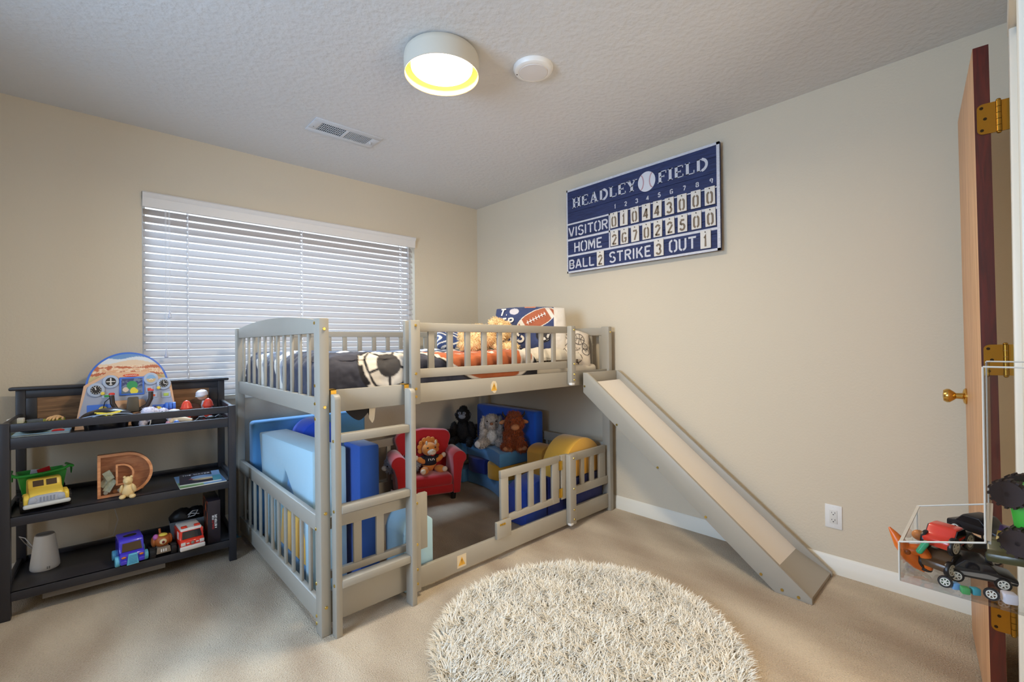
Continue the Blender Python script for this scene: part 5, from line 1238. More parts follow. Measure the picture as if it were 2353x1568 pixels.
b = MB(); b.prism([(-.02, -.02), (.025, -.022), (.012, .02), (-.012, .018)], 0, .006, 'z', bev=.002); tag(b.build('red_card', mat('card_red', rgb(206, 38, 44), rough=.5), None, (bx2+.062, by2-.012, TZ+.0262)), 'small red card on the right of the pale blue book', 'card')

# ---- on the middle shelf
MZ_ = .4355
def wheel(par, p, r, w, m, rim=None, n=20, name='wheel', treads=0):
    b = MB(); b.lathe([(r*.55, -w/2), (r*.92, -w/2), (r, -w*.3), (r, w*.3), (r*.92, w/2), (r*.55, w/2)], n, M=T(*p) @ RY(pi/2))
    for i in range(treads):
        a = 2*pi*i/treads; b.box((-w*.5, -r*.09, r*.93), (w*.5, r*.09, r*1.07), 0, 0, T(*p) @ RX(a))
    o = b.build(name, m, par)
    q = MB(); q.lathe([(r*.56, -w*.42), (r*.30, -w*.30), (r*.16, -w*.5), (0, -w*.5)], n, M=T(*p) @ RY(pi/2)); q.lathe([(0, w*.5), (r*.16, w*.5), (r*.30, w*.30), (r*.56, w*.42)], n, M=T(*p) @ RY(pi/2)); q.build('hub', rim or m, o)
    return o
M_tyre = mat('tyre_black', rgb(30, 26, 25), rough=.7)
dt = thing('dump_truck', 'yellow toy dump truck with green tipper on the middle shelf', 'toy truck', (-2.872, -.335, MZ_), radians(8)); dt.scale = (1.08, 1.0, 1.02)
M_dy = mat('truck_yellow', rgb(240, 206, 84), rough=.35); M_dg = mat('truck_green', rgb(52, 158, 58), rough=.4); M_dgr = mat('truck_grey', rgb(178, 184, 198), rough=.4)
b = MB(); b.prism([(-.118, .035), (-.118, .070), (-.105, .082), (-.055, .094), (-.038, .128), (.002, .130), (.012, .095), (.012, .035)], -.052, .052, 'x', bev=.010); b.build('cab', M_dy, dt)
for s_ in (-1, 1):
    b = MB(); b.prism([(-.118, .030), (-.118, .062), (-.10, .076), (-.060, .078), (-.036, .06), (-.032, .030)], s_*.046, s_*.068, 'x', bev=.008); b.build('fender', M_dy, dt)
    MB().prism([(-.0535, .1005), (-.0435, .1215), (-.0435, .1215), (-.0535, .1005)], 0, .001, 'x')
    x0, x1 = (.004, .036) if s_ > 0 else (-.036, -.004)
    b = MB(); b._add([(x0, -.0545, .0985), (x1, -.0545, .0985), (x1, -.0435, .1225), (x0, -.0435, .1225), (x0, -.0535, .098), (x1, -.0535, .098), (x1, -.0425, .122), (x0, -.0425, .122)], [(0, 1, 2, 3), (4, 7, 6, 5), (0, 4, 5, 1), (1, 5, 6, 2), (2, 6, 7, 3), (3, 7, 4, 0)]); b.build('windscreen', mat('window_brown', rgb(70, 48, 20), rough=.3), dt)
b = MB(); b.prism([(-.056, .040), (.056, .040), (.052, .066), (.03, .072), (-.03, .072), (-.052, .066)], -.124, -.114, 'y', bev=.003); gr = b.build('grille', M_dgr, dt)
for i in range(5): MB().box((-.022+.010*i, -.126, .044), (-.017+.010*i, -.123, .064), .001).build('grille_bar', mat('truck_grey_dark', rgb(140, 148, 166), rough=.4), gr)
for s_ in (-1, 1): MB().lathe([(.012, 0), (.011, .004), (.006, .006), (0, .0065)], 18, M=T(s_*.042, -.123, .055) @ RX(pi/2)).build('headlight', M_dgr, gr)
MB().box((-.070, -.138, .022), (.070, -.116, .040), .007, seg=3).build('bumper', mat('truck_pale', rgb(206, 208, 206), rough=.4), dt)
MB().box((-.045, -.10, .018), (.045, .12, .04), .004).build('chassis', M_tyre, dt)
b = MB(); P0 = [(-.066, .012), (.066, .012), (.066, .14), (-.066, .14)]
def tip(u, v):  # open hopper walls
    return None
hz = [(.058, .048), (.075, .145)]
def hopper(w0, w1, y0, y1, z0, z1, t):
    mb = MB(); vs = [(-w0, y0+.012, z0), (w0, y0+.012, z0), (w0, y1, z0), (-w0, y1, z0), (-w1, y0, z1), (w1, y0, z1), (w1, y1+.012, z1), (-w1, y1+.012, z1)]
    iv = [(-w0+t, y0+.012+t, z0+t), (w0-t, y0+.012+t, z0+t), (w0-t, y1-t, z0+t), (-w0+t, y1-t, z0+t), (-w1+t, y0+t, z1), (w1-t, y0+t, z1), (w1-t, y1+.012-t, z1), (-w1+t, y1+.012-t, z1)]
    f = [(3, 2, 1, 0)]+[(i, (i+1) % 4, (i+1) % 4+4, i+4) for i in range(4)]
    g = [tuple(i+8 for i in q[::-1]) for q in f]; rim = [(i+4, (i+1) % 4+4, (i+1) % 4+12, i+12) for i in range(4)]
    mb._add(vs+iv, f+g+rim); return mb
tp_ = hopper(.060, .074, .012, .128, .046, .142, .004); tpo = tp_.build('tipper', M_dg, dt)
b = MB(); b.tube([(-.092, .006, .150), (-.080, .002, .143), (-.06, .0, .141), (0, -.002, .143), (.06, 0, .150), (.080, .004, .160), (.092, .008, .156)], .0065, 8); b.tube([(-.092, .006, .150), (-.094, .07, .146), (-.086, .14, .146)], .006, 8); b.tube([(.092, .008, .156), (.094, .07, .15), (.086, .14, .148)], .006, 8); b.build('tipper_rim', M_dg, tpo)
for s_ in (-1, 1): MB().prism([(.01, .148), (.05, .148), (.03, .118)], s_*.090-.002, s_*.090+.002, 'x', bev=.001).build('side_flange', mat('truck_green_dark', rgb(36, 116, 44), rough=.5), tpo)
for x in (-.062, .062):
    for y in (-.078, .088): wheel(dt, (x, y, .0345), .032, .026, M_tyre, mat('hub_grey', rgb(150, 146, 140), rough=.4), treads=12)
b = MB(); b.prism([(-.02, 0), (.024, 0), (.024, .030), (-.02, .030)], 0, .0015, 'y'); o = b.build('picture_card', mat('card_red', rgb(206, 38, 44)), None, (-2.872, -.275, MZ_+.133), (radians(18), radians(-14), radians(8))); tag(o, 'red card standing in the green tipper of the dump truck', 'card')
b = MB(); b.prism([(-.016, 0), (.016, 0), (.016, .032), (-.016, .032)], 0, .0015, 'y'); o = b.build('picture_card', mat('card_white', rgb(206, 208, 216), rough=.5), None, (-2.905, -.270, MZ_+.128), (radians(18), radians(6), radians(8))); tag(o, 'pale card standing in the green tipper left of the red card', 'card')

pb = thing('letter_bank', 'wooden money bank shaped like the letter D with bills behind glass', 'money bank', (-2.582, -.405, MZ_), radians(-1))
pb.rotation_euler = (radians(-5), 0, radians(-2))
M_chy = wood('cherry', rgb(186, 116, 72), rgb(222, 158, 110), scale=3, stretch=(3, 8, 16), rough=.4)
def dshape(x0, x1, z0, z1, r): return [(x0, z0), (x0, z1)]+[(p[0], p[1]) for p in arc(x1-r, (z0+z1)/2, r, (z1-z0)/2, 90, -90, 24)]
def ring2(outer, inner, y0, y1):
    mb = MB(); n = len(outer); vs = [(p[0], y0, p[1]) for p in outer]+[(p[0], y0, p[1]) for p in inner]+[(p[0], y1, p[1]) for p in outer]+[(p[0], y1, p[1]) for p in inner]; fs = []
    for i in range(n):
        j = (i+1) % n; fs += [(i, j, n+j, n+i), (2*n+i, 3*n+i, 3*n+j, 2*n+j), (i, 2*n+i, 2*n+j, j), (n+i, n+j, 3*n+j, 3*n+i)]
    mb._add(vs, fs); return mb
DO, DI = dshape(-.105, .105, 0, .205, .105), dshape(-.093, .093, .012, .193, .092)
ring2(DO, DI, -.03, .03).build('rim', M_chy, pb, smooth=30)
MB().prism(DI, .022, .028, 'y').build('back_panel', M_chy, pb)
CO, CI_ = dshape(-.038, .032, .050, .152, .05), dshape(-.030, .024, .058, .144, .043)
ring2(CO, CI_, -.028, .022).build('inner_d', M_chy, pb, smooth=30)
MB().prism(DI, -.0275, -.0262, 'y').build('glass_front', clear('acrylic', refl=.05), pb)
b = MB(); r2 = random.Random(5); M_bill = mat('bill_green', rgb(186, 188, 164), rough=.8, var=(60, .2))
for i in range(6):
    x, z = r2.uniform(-.078, -.055), .018+.012*i+r2.uniform(0, .008); a = r2.uniform(-.8, .8)
    bb_ = MB(); bb_.grid(lambda u, v: ((u-.5)*.03, .006*sin(u*4+i), (v-.5)*.045), 6, 6); bb_.build('bill', M_bill, pb, (x, -.020+.006*(i % 5), z+.024), (0, a, 0), smooth=60)
for i in range(9): MB().cyl((0, -.001, 0), (0, .001, 0), .009, n=14).build('coin', mat('coin_copper' if i % 3 else 'coin_silver', rgb(150, 96, 60) if i % 3 else rgb(178, 176, 170), rough=.3, metal=.8), pb, (-.075+.017*i, -.016+.004*(i % 3), .022+.003*(i % 2)), (.3*(i % 2), .5*i, 0))
b = MB(); b.ell((0, .004, .036), (.027, .024, .036)); b.ell((0, -.004, .083), (.019, .019, .020)); b.ell((-.013, -.002, .100), (.006, .005, .006)); b.ell((.013, -.002, .100), (.006, .005, .006)); b.ell((0, -.020, .080), (.009, .009, .008)); b.ell((-.018, -.020, .010), (.013, .018, .010)); b.ell((.020, -.020, .010), (.013, .018, .010)); b.ell((-.024, -.008, .046), (.008, .010, .022), (.3, .2, 0)); b.ell((.024, -.008, .046), (.008, .010, .022), (.3, -.2, 0))
o = b.build('bear_figurine', mat('carved_pale', rgb(226, 196, 140), rough=.55), None, (-2.578, -.490, MZ_), (0, 0, radians(-14)), smooth=60); tag(o, 'pale carved bear figurine sitting before the wooden letter D bank', 'figurine')
M_mag = mat('magazine_print', (1, 1, 1, 1), rough=.3, attr=True)
def magazine(lbl, loc, rz, w, d, h, paint):
    t = thing('magazine', lbl, 'magazine', loc, rz, 'magazines on the middle shelf')
    MB().box((-w/2, -d/2, 0), (w/2, d/2, h-.0006)).build('pages', M_pap, t)
    b = MB(); b.grid(lambda u, v: ((u-.5)*w, (v-.5)*d, h), 90, 60); b.build('cover', M_mag, t, paint=paint, smooth=0); return t
def mp1(co): return rgb(120, 168, 220)[:3] if co.y > -.02 or co.x > 0 else rgb(128, 170, 110)[:3]
def mp2(co):
    x, y = co.x, co.y
    if x > .055: return rgb(150, 186, 226)[:3] if y > -.0 else rgb(96, 178, 196)[:3]
    if hypot((x-.02)/1.9, (y+.035)) < .030: return rgb(226, 206, 164)[:3] if y < -.03 else rgb(186, 208, 236)[:3]
    if hypot((x-.01)/1.5, y-.01) < .035: return rgb(150, 186, 230)[:3]
    if hypot((x+.03)/1.6, y+.02) < .014: return rgb(180, 90, 110)[:3]
    return rgb(52, 50, 72)[:3]
magazine('green and blue magazine underneath on the right of the middle shelf', (-2.272, -.388, MZ_), radians(-1), .205, .275, .005, mp1)
mg = magazine('dark blue picture magazine lying on top of the green and blue one', (-2.268, -.372, MZ_+.0052), radians(-7), .185, .235, .005, mp2)
b = MB(); draw_text(b, 'THE WATER', -.08, .07, .018, .125, lambda x, y, h: (x, y, .0051+h), .16)
b.build('cover_title', M_pwht, mg, smooth=0)

# ---- on the low shelf
LZ = .1155
hm = thing('sound_machine', 'white cone shaped humidifier on the left of the low shelf', 'humidifier', (-2.872, -.262, LZ), 0)
MB().lathe([(.048, 0), (.052, .006), (.052, .02), (.036, .155), (.034, .160)], 40).build('body', mat('matte_white', rgb(230, 226, 220), rough=.45), hm)
MB().lathe([(.034, .160), (.031, .164), (.027, .161), (0, .160)], 40).build('top_grille', mat('grille_grey', rgb(146, 140, 134), rough=.6), hm)
b = MB()
for x in (.010, .017):
    for z in (.012, .018): b.box((x-.002, -.0535, z-.001), (x+.002, -.049, z+.001))
b.build('buttons', mat('dial_black', rgb(46, 42, 40)), hm)
wc = MB(); wc.tube([(-2.90, -.215, .16), (-2.935, -.20, .225), (-2.955, -.18, .245), (-2.968, -.15, .225), (-2.972, -.12, .13)], .0018, 6)
cb = MB(); cb.tube([(-2.848, -.215, .165), (-2.80, -.17, .23), (-2.70, -.083, .46), (-2.665, -.074, .40), (-2.61, -.073, .30), (-2.605, -.073, .2), (-2.60, -.077, .13)], .0022, 6)
cb = MB(); cb.tube([(-2.905, -.225, .20), (-2.94, -.215, .262), (-2.962, -.17, .262), (-2.945, -.10, .20), (-2.90, -.08, .13), (-2.75, -.078, .125), (-2.62, -.077, .14), (-2.60, -.072, .22), (-2.625, -.07, .33), (-2.66, -.07, .41)], .0022, 6)
tag(cb.build('power_cord', mat('cord_white', rgb(216, 214, 214), rough=.5)), 'thin white power cord looping behind the humidifier up the wall', 'cord')
def arch_wheel(par, x, y, r, w, m): return MB().box((x-w/2, y-r, 0), (x+w/2, y+r, r*1.9), r*.45, seg=3).build('mud_guard', m, par)
pt = thing('purple_truck', 'purple toy truck with pale blue grille on the low shelf', 'toy truck', (-2.570, -.445, LZ), radians(4))
M_pur = mat('truck_purple', rgb(74, 62, 206), rough=.22, coat=.4); M_lbl = mat('truck_light_blue', rgb(110, 196, 226), rough=.3)
b = MB(); b.prism([(-.078, .012), (-.080, .052), (-.070, .060), (-.058, .062), (-.044, .106), (-.030, .118), (.07, .120), (.078, .11), (.078, .012)], -.047, .047, 'x', bev=.010); b.build('body', M_pur, pt)
b = MB(); b._add([(-.038, -.0625, .0655), (.038, -.0625, .0655), (.034, -.0485, .1015), (-.034, -.0485, .1015), (-.038, -.0605, .065), (.038, -.0605, .065), (.034, -.0465, .101), (-.034, -.0465, .101)], [(0, 1, 2, 3), (4, 7, 6, 5), (0, 4, 5, 1), (1, 5, 6, 2), (2, 6, 7, 3), (3, 7, 4, 0)]); b.build('windscreen', mat('window_brown', rgb(70, 48, 20)), pt)
b = MB(); b.prism([(p[0], p[1]) for p in arc(0, .005, .026, .016, 0, 360, 24)[:-1]], .1195, .1215, 'z'); b.build('sunroof', mat('window_black', rgb(20, 18, 22), rough=.1, coat=.5), pt)
b = MB(); b.prism([(-.023, .006), (.023, .006), (.016, .058), (-.016, .058)], -.088, -.078, 'y', bev=.002); g_ = b.build('grille', M_lbl, pt)
for i in range(6): MB().box((-.015, -.0892, .014+.007*i), (.015, -.0878, .0165+.007*i)).build('grille_slot', mat('slot_blue', rgb(60, 140, 180), rough=.4), g_)
for s_ in (-1, 1): MB().ell((s_*.033, -.081, .045), (.009, .004, .005)).build('headlight', mat('lamp_orange', rgb(226, 130, 40), rough=.3), pt); MB().box((s_*.033-.012, -.085, .012), (s_*.033+.012, -.077, .032), .003).build('bumper', M_pur, pt)
for x in (-.053, .053):
    for y in (-.048, .05): wheel(pt, (x, y, .024), .024, .018, M_lbl, M_lbl)
mtk = thing('monster_truck', 'small black monster truck toy with brown figure between the purple and red trucks', 'toy truck', (-2.447, -.462, LZ), radians(2))
MB().box((-.026, -.055, .022), (.026, .06, .045), .006).build('chassis', mat('chassis_grey', rgb(138, 122, 104), rough=.5), mtk)
b = MB(); b.prism([(-.030, .020), (.030, .020), (.026, .050), (-.026, .050)], -.064, -.054, 'y', bev=.003); g_ = b.build('grille', mat('chassis_grey', rgb(138, 122, 104)), mtk)
for i in range(3): MB().box((-.012+.009*i, -.0655, .028), (-.007+.009*i, -.0635, .042)).build('grille_bar', M_pwht, g_)
b = MB(); b.ell((0, -.01, .070), (.034, .040, .034)); b.ell((-.032, 0, .066), (.012, .025, .026)); b.ell((.032, 0, .066), (.012, .025, .026)); b.tube([(-.004, .02, .095), (-.006, .026, .118)], .005, 8); b.build('brown_figure', mat('toy_brown', rgb(176, 96, 42), rough=.45), mtk)
MB().ell((0, -.046, .072), (.015, .008, .014)).build('cream_patch', mat('toy_cream', rgb(226, 206, 160), rough=.5), mtk); MB().ell((0, -.053, .071), (.006, .004, .007)).build('red_patch', mat('toy_dark_red', rgb(120, 26, 30), rough=.4), mtk)
MB().ell((.002, -.028, .101), (.018, .018, .007)).build('yellow_cap', M_tyel, mtk); MB().ell((-.026, -.016, .092), (.012, .016, .014)).build('pink_pack', mat('toy_pink', rgb(190, 104, 170), rough=.5), mtk)
for x in (-.042, .042):
    for y in (-.038, .042): wheel(mtk, (x, y, .025), .025, .022, M_tyre, mat('hub_dark', rgb(78, 66, 56), rough=.4), treads=10)
ft_ = thing('rescue_truck', 'red and white toy rescue truck beside the tall black box on the low shelf', 'toy truck', (-2.333, -.465, LZ), radians(3))
M_fr = mat('truck_red', rgb(226, 58, 38), rough=.25, coat=.3); M_fw = mat('truck_white', rgb(224, 216, 208), rough=.3)
b = MB(); b.prism([(-.082, .020), (-.084, .056), (-.066, .064), (-.052, .104), (.078, .104), (.078, .02)], -.052, .052, 'x', bev=.006); b.build('body', M_fr, ft_)
b = MB(); b.prism([(-.054, .100), (-.046, .112), (.076, .114), (.078, .100)], -.046, .046, 'x', bev=.004); b.build('roof', M_fw, ft_)
b = MB(); b._add([(-.043, -.0705, .066), (.043, -.0705, .066), (.038, -.0565, .0985), (-.038, -.0565, .0985), (-.043, -.068, .066), (.043, -.068, .066), (.038, -.054, .0985), (-.038, -.054, .0985)], [(0, 1, 2, 3), (4, 7, 6, 5), (0, 4, 5, 1), (1, 5, 6, 2), (2, 6, 7, 3), (3, 7, 4, 0)]); b.build('windscreen', mat('window_black', rgb(20, 18, 22)), ft_)
MB().box((-.054, -.094, .012), (.054, -.076, .034), .006, seg=3).build('bumper', M_fw, ft_)
for s_ in (-1, 1):
    MB().box((s_*.040-.010, -.0875, .038), (s_*.040+.010, -.083, .054), .002).build('headlight', M_fw, ft_); MB().box((s_*.020-.006, -.0865, .043), (s_*.020+.006, -.0835, .049)).build('vent', M_fw, ft_)
    MB().box((s_*.028-.013, -.045, .112), (s_*.028+.013, -.025, .121), .003).build('roof_light', M_fr, ft_); MB().box((s_*.0525-.0015, -.045, .062), (s_*.0525+.0015, -.015, .098), .001).build('side_window', M_fw, ft_)
MB().lathe([(.008, 0), (.007, .003), (0, .004)], 16, M=T(0, -.0845, .046) @ RX(pi/2)).build('badge', mat('coin_silver', rgb(178, 176, 170), rough=.3, metal=.8), ft_)
for x in (-.046, .046):
    for y in (-.05, .05): wheel(ft_, (x, y, .020), .020, .018, M_tyre, M_dgr)
bn = thing('grey_bin', 'grey bin of black gear standing behind the rescue truck', 'bin', (-2.318, -.300, LZ), radians(-4))
hopper(.070, .082, -.055, .045, 0, .105, .003).build('bin_body', mat('bin_grey', rgb(112, 118, 122), rough=.5), bn)
b = MB(); b.ell((-.02, 0, .108), (.062, .045, .050), fn=lambda d: 1+.25*fbm(d.x*2.2, d.y*2.2, d.z*2.2+4)); b.ell((.045, .005, .122), (.045, .036, .032), fn=lambda d: 1+.3*fbm(d.x*2.5, d.y*2.5, d.z*2.5)); o = b.build('gear_bag', mat('gear_black', rgb(20, 19, 21), rough=.5), None, (-2.318, -.300, LZ), (0, 0, radians(-4)), smooth=50); tag(o, 'lumpy black gear bag stuffed in the grey bin', 'bag')
b = MB(); b.tube([(.0, -.050, .13), (.02, -.058, .15), (.045, -.050, .148), (.03, -.060, .125), (.0, -.056, .12), (.012, -.064, .14), (.05, -.056, .128)], .0022, 6); o = b.build('white_cable', mat('cord_white', rgb(216, 214, 214)), None, (-2.318, -.300, LZ), (0, 0, radians(-4))); tag(o, 'white cable tangled on the black gear bag', 'cable')
tb_ = thing('tall_box', 'tall black box with vertical red and white lettering at the right of the low shelf', 'box', (-2.222, -.405, LZ), radians(-3))
BXw, BXd, BXh = .058, .20, .222
MB().box((-BXw/2, -BXd/2, 0), (BXw/2, BXd/2, BXh), .001).build('carton', mat('carton_black', rgb(44, 36, 44), rough=.35), tb_)
b = MB(); b.grid(lambda u, v: (-BXw/2-.0004, -BXd/2+BXd*u, BXh*v), 40, 40)
b.build('side_picture', mat('painted_picture', (1, 1, 1, 1), attr=True), tb_, smooth=0, paint=lambda co: rgb(196, 84, 40)[:3] if fbm(co.y*26, co.z*20, 2) > .28 else (rgb(150, 110, 70)[:3] if fbm(co.y*30, co.z*22, 6) > .35 else rgb(34, 26, 26)[:3]))
vt_ = lambda off: (lambda x, y, h: (off-y, -BXd/2-.0002-h, x))
b = MB(); draw_text(b, 'QUALITY', .073, 0, .0085, .048, vt_(-.000), .24, .14); b.build('red_lettering', mat('lettering_red', rgb(176, 52, 52), rough=.5), tb_, smooth=0)
b = MB(); draw_text(b, 'FOR', .123, 0, .0085, .022, vt_(-.000), .24, .14); draw_text(b, 'A BETTER LIFE', .076, 0, .0095, .072, vt_(.0125), .24, .14); b.build('white_lettering', M_pwht, tb_, smooth=0)
# picture card on the floor behind the bed post
tag(MB().prism([(-.03, -.06), (.05, -.05), (.04, .05), (-.03, .05)], .0005, .002, 'z').build('floor_card', mat('card_teal', rgb(90, 160, 190), rough=.4), None, (-2.085, -.16, 0)), 'teal and green picture card on the carpet beside the bed post', 'card')
# ------------------------------------------------------------------ clear toy bin on the front wall, right of the camera
M_acr = clear('acrylic', refl=.05); M_edge = mat('acrylic_edge', rgb(226, 214, 198), rough=.25)
X0, X1, YT, YB, YW, Z0, ZL, ZT = -2.05, -1.885, -3.309, -3.378, YF, .888, .932, 1.134
bn = thing('clear_toy_bin', 'clear acrylic bin full of toy cars fixed to the wall by the door', 'toy bin', ((X0+X1)/2, (YT+YW)/2, Z0))
O2 = Vector(bn.location)
def ac(name, a, c, m=None): return MB().box(tuple(Vector(a)-O2), tuple(Vector(c)-O2)).build(name, m or M_acr, bn, smooth=0)
t = .003
for x in (X0, X1-t):
    P = [(YT-O2.y, 0), (YT-O2.y, ZL-Z0), (YB-O2.y, .064), (YB-O2.y, ZT-Z0), (YW-O2.y, ZT-Z0), (YW-O2.y, 0)]
    MB().prism(P, x-O2.x, x+t-O2.x, 'x').build('side_panel', M_acr, bn, smooth=0)
    b = MB()
    for a, c in zip(P[:5], P[1:5]+[P[4]]):
        if a != c: b.tube([(x+t/2-O2.x, a[0], a[1]), (x+t/2-O2.x, c[0], c[1])], .0010, 6)
    b.build('polished_edge', M_edge, bn)
ac('base_panel', (X0+t, YW, Z0), (X1-t, YT, Z0+t)); ac('front_lip', (X0+t, YT-t, Z0+t), (X1-t, YT, ZL)); ac('back_panel', (X0+t, YW, Z0), (X1-t, YW+t, ZT))
ac('upper_front', (X0+t, YB-t, .953), (X1-t, YB, ZT)); 
b = MB(); b.box(tuple(Vector((X0+t, YB-t-.001, .951))-O2), tuple(Vector((X1-t, YB+.001, .954))-O2)); b.box(tuple(Vector((X0+t, YT-t, ZL-.001))-O2), tuple(Vector((X1-t, YT, ZL+.001))-O2)); b.build('polished_edge', M_edge, bn)
GB = 'toys in the clear bin'
M_tb = mat('toy_black', rgb(26, 21, 22), rough=.35); M_rimw = mat('rim_white', rgb(226, 216, 198), rough=.3, metal=.2)
def spoked(par, p, r, w, m=M_tb, rim=M_rimw, ax='x'):
    Rm = T(*p) @ (RY(pi/2) if ax == 'x' else RX(pi/2))
    b = MB(); b.lathe([(r*.66, -w/2), (r*.95, -w/2), (r, -w*.3), (r, w*.3), (r*.95, w/2), (r*.66, w/2), (r*.66, -w/2)], 24, M=Rm, cap=False); o = b.build('wheel', m, par)
    q = MB(); q.lathe([(r*.54, -w*.52), (r*.68, -w*.52), (r*.68, w*.52), (r*.54, w*.52), (r*.54, -w*.52)], 24, M=Rm, cap=False); q.lathe([(0, -w*.5), (r*.15, -w*.5), (r*.15, w*.5), (0, w*.5)], 12, M=Rm)
    for i in range(6): q.box((-r*.09, r*.1, -w*.48), (r*.09, r*.56, w*.48), 0, 0, Rm @ RZ(pi/3*i))
    q.build('rim', rim, o); return o
def toy_car(name, label, loc, rot, L, W, H_, body, stripe=None, wheels=True, rim=M_rimw, wr=.24):
    t_ = thing(name, label, 'toy car', loc, 0, GB); t_.rotation_euler = rot
    P = [(-L/2, H_*.22), (-L/2, H_*.5), (-L*.28, H_*.60), (-L*.12, H_), (L*.18, H_), (L*.34, H_*.62), (L/2, H_*.58), (L/2, H_*.22)]
    MB().prism(P, -W/2, W/2, 'x', bev=H_*.10).build('body', body, t_)
    MB().prism([(-L*.245, H_*.62), (-L*.125, H_*.93), (L*.17, H_*.93), (L*.29, H_*.64)], -W/2-.0003, W/2+.0003, 'x').build('windows', mat('window_black', rgb(20, 18, 22)), t_)
    if stripe: MB().prism([(-L*.49, H_*.36), (-L*.1, H_*.54), (L*.48, H_*.44), (L*.48, H_*.34)], -W/2-.0005, W/2+.0005, 'x').build('stripe', stripe, t_)
    for x in (-1, 1):
        for y in (-.30, .30): spoked(t_, (x*W*.46, y*L, H_*wr), H_*wr*1.12, W*.16, rim=rim)
    return t_
zb = Z0+t+.0005
# nearest row along the front panel; heights stack up from the base
big = toy_car('toy_car', 'large black toy car lying at the bottom of the clear bin', (-1.995, -3.368, zb), (0, 0, radians(14)), .062, .032, .026, M_tb, mat('toy_silver', rgb(150, 140, 130), rough=.3, metal=.5))
mid = toy_car('toy_car', 'black toy car with white spoked wheels under the red one', (-2.002, -3.343, .9175-.022), (radians(0), radians(0), radians(68)), .044, .026, .024, mat('toy_smoke', rgb(86, 60, 38), rough=.3), wr=.34)
redc = toy_car('toy_car', 'red and black toy sports car on top of the pile in the clear bin', (-1.995, -3.346, .9205), (radians(-4), 0, radians(70)), .050, .027, .027, mat('toy_car_red', rgb(206, 52, 34), rough=.25, coat=.4), M_tb, wr=.34)
hl = toy_car('toy_car', 'olive black toy car with four round headlights in the clear bin', (-1.985, -3.398, zb+.024), (0, radians(8), radians(80)), .052, .032, .026, mat('toy_olive', rgb(74, 68, 40), rough=.3))
for sx in (-.008, .004):
    for sz in (.008, .0155): MB().lathe([(.0048, 0), (.0046, .0022), (.003, .003), (0, .003)], 14, M=T(sx, -.026, sz) @ RX(pi/2)).build('headlight', mat('lamp_pearl', rgb(196, 184, 172), rough=.2), hl)
mt_ = thing('toy_monster_truck', 'bright green toy monster truck standing on end in the clear bin', 'toy car', (-1.992, -3.390, .971), 0, GB)
mt_.rotation_euler = (radians(82), 0, radians(-14))
MB().prism([(-.030, .010), (-.030, .022), (-.012, .026), (-.004, .040), (.014, .040), (.020, .026), (.034, .024), (.034, .010)], -.013, .013, 'x', bev=.003).build('body', mat('toy_bright_green', rgb(72, 190, 62), rough=.3, coat=.3), mt_)
MB().prism([(-.011, .028), (-.004, .0375), (.013, .0375), (.018, .028)], -.0134, .0134, 'x').build('windows', mat('window_black', rgb(20, 18, 22)), mt_)
for x in (-.019, .019):
    for y in (-.024, .026): wheel(mt_, (x, y, .014), .0145, .012, mat('tyre_brown', rgb(48, 30, 26), rough=.7), treads=14)
pd = thing('toy_pterosaur', 'orange toy pterosaur head sticking out of the front of the clear bin', 'toy dinosaur', (-2.012, -3.316, .900), 0, GB); pd.rotation_euler = (0, 0, radians(0))
b = MB()
b.tube([(0, .0205, .0345), (0, .0165, .0285), (0, .010, .018), (0, .0005, .006), (0, -.006, -.003), (0, -.011, -.0085)], [.0011, .0036, .0072, .0088, .0058, .0012], 16)
b.tube([(0, .002, .012), (0, -.009, .016), (0, -.013, .008), (0, -.0145, -.004), (0, -.0125, -.008)], [.0075, .0075, .0066, .0042, .0012], 14)
b.build('head', mat('toy_orange', rgb(226, 104, 24), rough=.35, sss=.1), pd)
for s_ in (-1, 1): MB().ell((s_*.0072, .003, .012), (.0022, .0032, .0032)).build('eye', mat('eye_amber', rgb(150, 70, 16), rough=.3), pd)
pc = toy_car('toy_car', 'tiny purple toy car in the front corner of the clear bin', (-1.972, -3.3165, .8925+.0035), (radians(-52), 0, radians(4)), .022, .013, .011, mat('toy_purple', rgb(86, 52, 150), rough=.3))
tag(MB().tube([(.011*cos(a), .0055*sin(a), 0) for a in [2*pi*i/24 for i in range(24)]], .0020, 8, closed=True).build('black_ring', M_tb, None, (-2.005, -3.325, zb+.0025), (radians(8), radians(4), .5)), 'small black oval ring on the base of the clear bin', 'ring', GB)
b = MB(); b.ell((0, 0, .0), (.006, .0075, .0065)); tag(b.build('toy_ball', mat('toy_peach', rgb(232, 150, 84), rough=.4), None, (-1.965, -3.3185, .9175)), 'peach and yellow round toy behind the orange pterosaur', 'toy', GB)
b = MB(); b.tube([(0, 0, -.006), (0, 0, .006)], [.0032, .0032], 14); b.ell((0, 0, .006), .0032); b.ell((0, 0, -.006), .0032); tag(b.build('toy_capsule', mat('toy_sea_green', rgb(60, 160, 110), rough=.3), None, (-2.025, -3.327, .924), (radians(28), 0, 0)), 'small sea green capsule toy by the pterosaur', 'toy', GB)
dice = (('green and teal', (80, 158, 90), -3.366, -2.035), ('teal', (70, 150, 160), -3.3735, -2.030), ('pale blue', (120, 164, 210), -3.358, -2.03), ('sea green', (86, 160, 130), -3.350, -2.028))
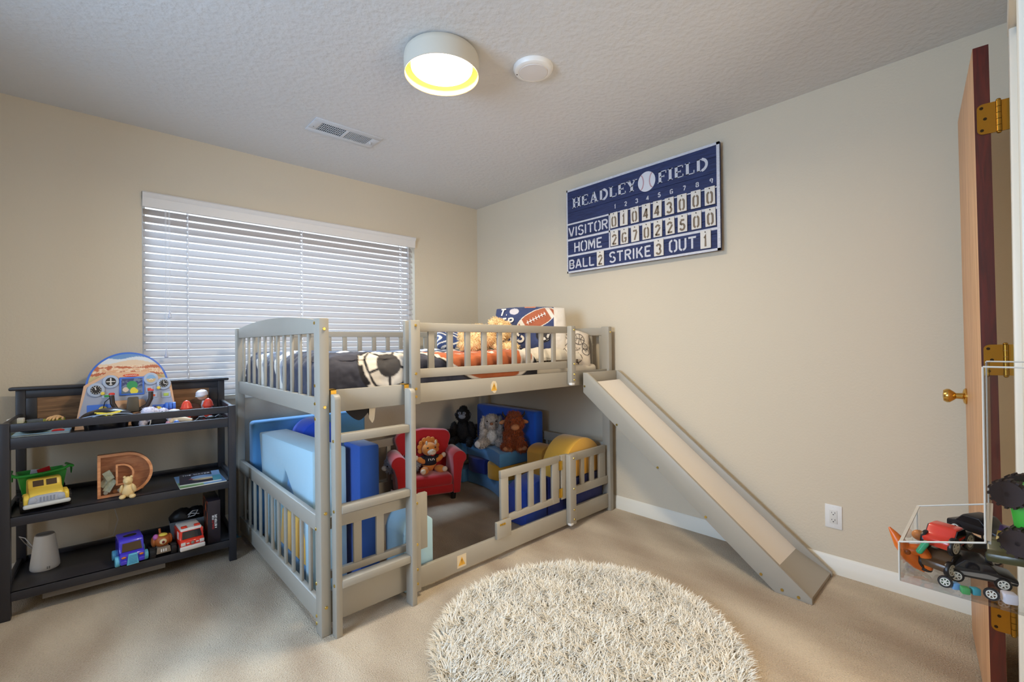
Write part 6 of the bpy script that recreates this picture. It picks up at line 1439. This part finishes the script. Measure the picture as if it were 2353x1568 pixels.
for nm, c, y, x in dice: tag(MB().box((-.0035, -.0035, 0), (.0035, .0035, .007), .001).build('toy_block', mat('block_'+nm.replace(' ', '_'), rgb(*c), rough=.35), None, (x-.008, y+.004, zb), (0, 0, x*50)), f'tiny {nm} toy block at the near edge of the clear bin', 'toy block', GB)
tag(MB().box((-.0055, -.0055, 0), (.0055, .0055, .011), .002).build('toy_block', mat('block_white', rgb(214, 204, 206), rough=.3), None, (-2.036, -3.394, zb), (0, 0, .4)), 'white toy block at the near edge of the clear bin', 'toy block', GB)
for i, (y, z) in enumerate(((-3.3465, .0065), (-3.3815, .0065))):
    w = thing('loose_wheel', ('loose white spoked wheel near the front of the clear bin', 'loose white spoked wheel below the four headlight car in the clear bin')[i], 'toy wheel', (-2.042, y, zb+z), 0, GB); w.rotation_euler = (0, radians(10), 0)
    spoked(w, (0, 0, 0), .0062, .004)
yb_ = MB(); yb_.prism([(-.010, -.012), (.006, -.014), (.002, .016), (-.004, .016)], 0, .005, 'x', bev=.001); tag(yb_.build('toy_wedge', mat('toy_ochre', rgb(196, 146, 30), rough=.4), None, (-1.99, -3.388, .934), (0, .2, 0)), 'yellow wedge shaped toy piece under the green monster truck', 'toy', GB)
pb_ = MB(); pb_.box((-.012, -.012, 0), (.012, .012, .016), .003); tag(pb_.build('toy_crate', mat('toy_plum', rgb(70, 48, 92), rough=.4), None, (-1.955, -3.40, .930), (.2, .1, .4)), 'plum coloured toy crate beside the yellow wedge in the clear bin', 'toy', GB)
fill = toy_car('toy_car', 'dark brown toy car at the back of the clear bin', (-1.93, -3.36, zb), (0, 0, radians(40)), .060, .032, .030, mat('toy_umber', rgb(64, 40, 28), rough=.35))
fill2 = toy_car('toy_car', 'black toy car stacked behind the red one in the clear bin', (-1.932, -3.372, zb+.0305), (0, 0, radians(-30)), .055, .03, .026, M_tb)
fill3 = toy_car('toy_car', 'maroon toy car lying against the wall side of the clear bin', (-1.975, -3.465, zb), (0, 0, radians(20)), .062, .034, .03, mat('toy_maroon', rgb(78, 28, 34), rough=.35))
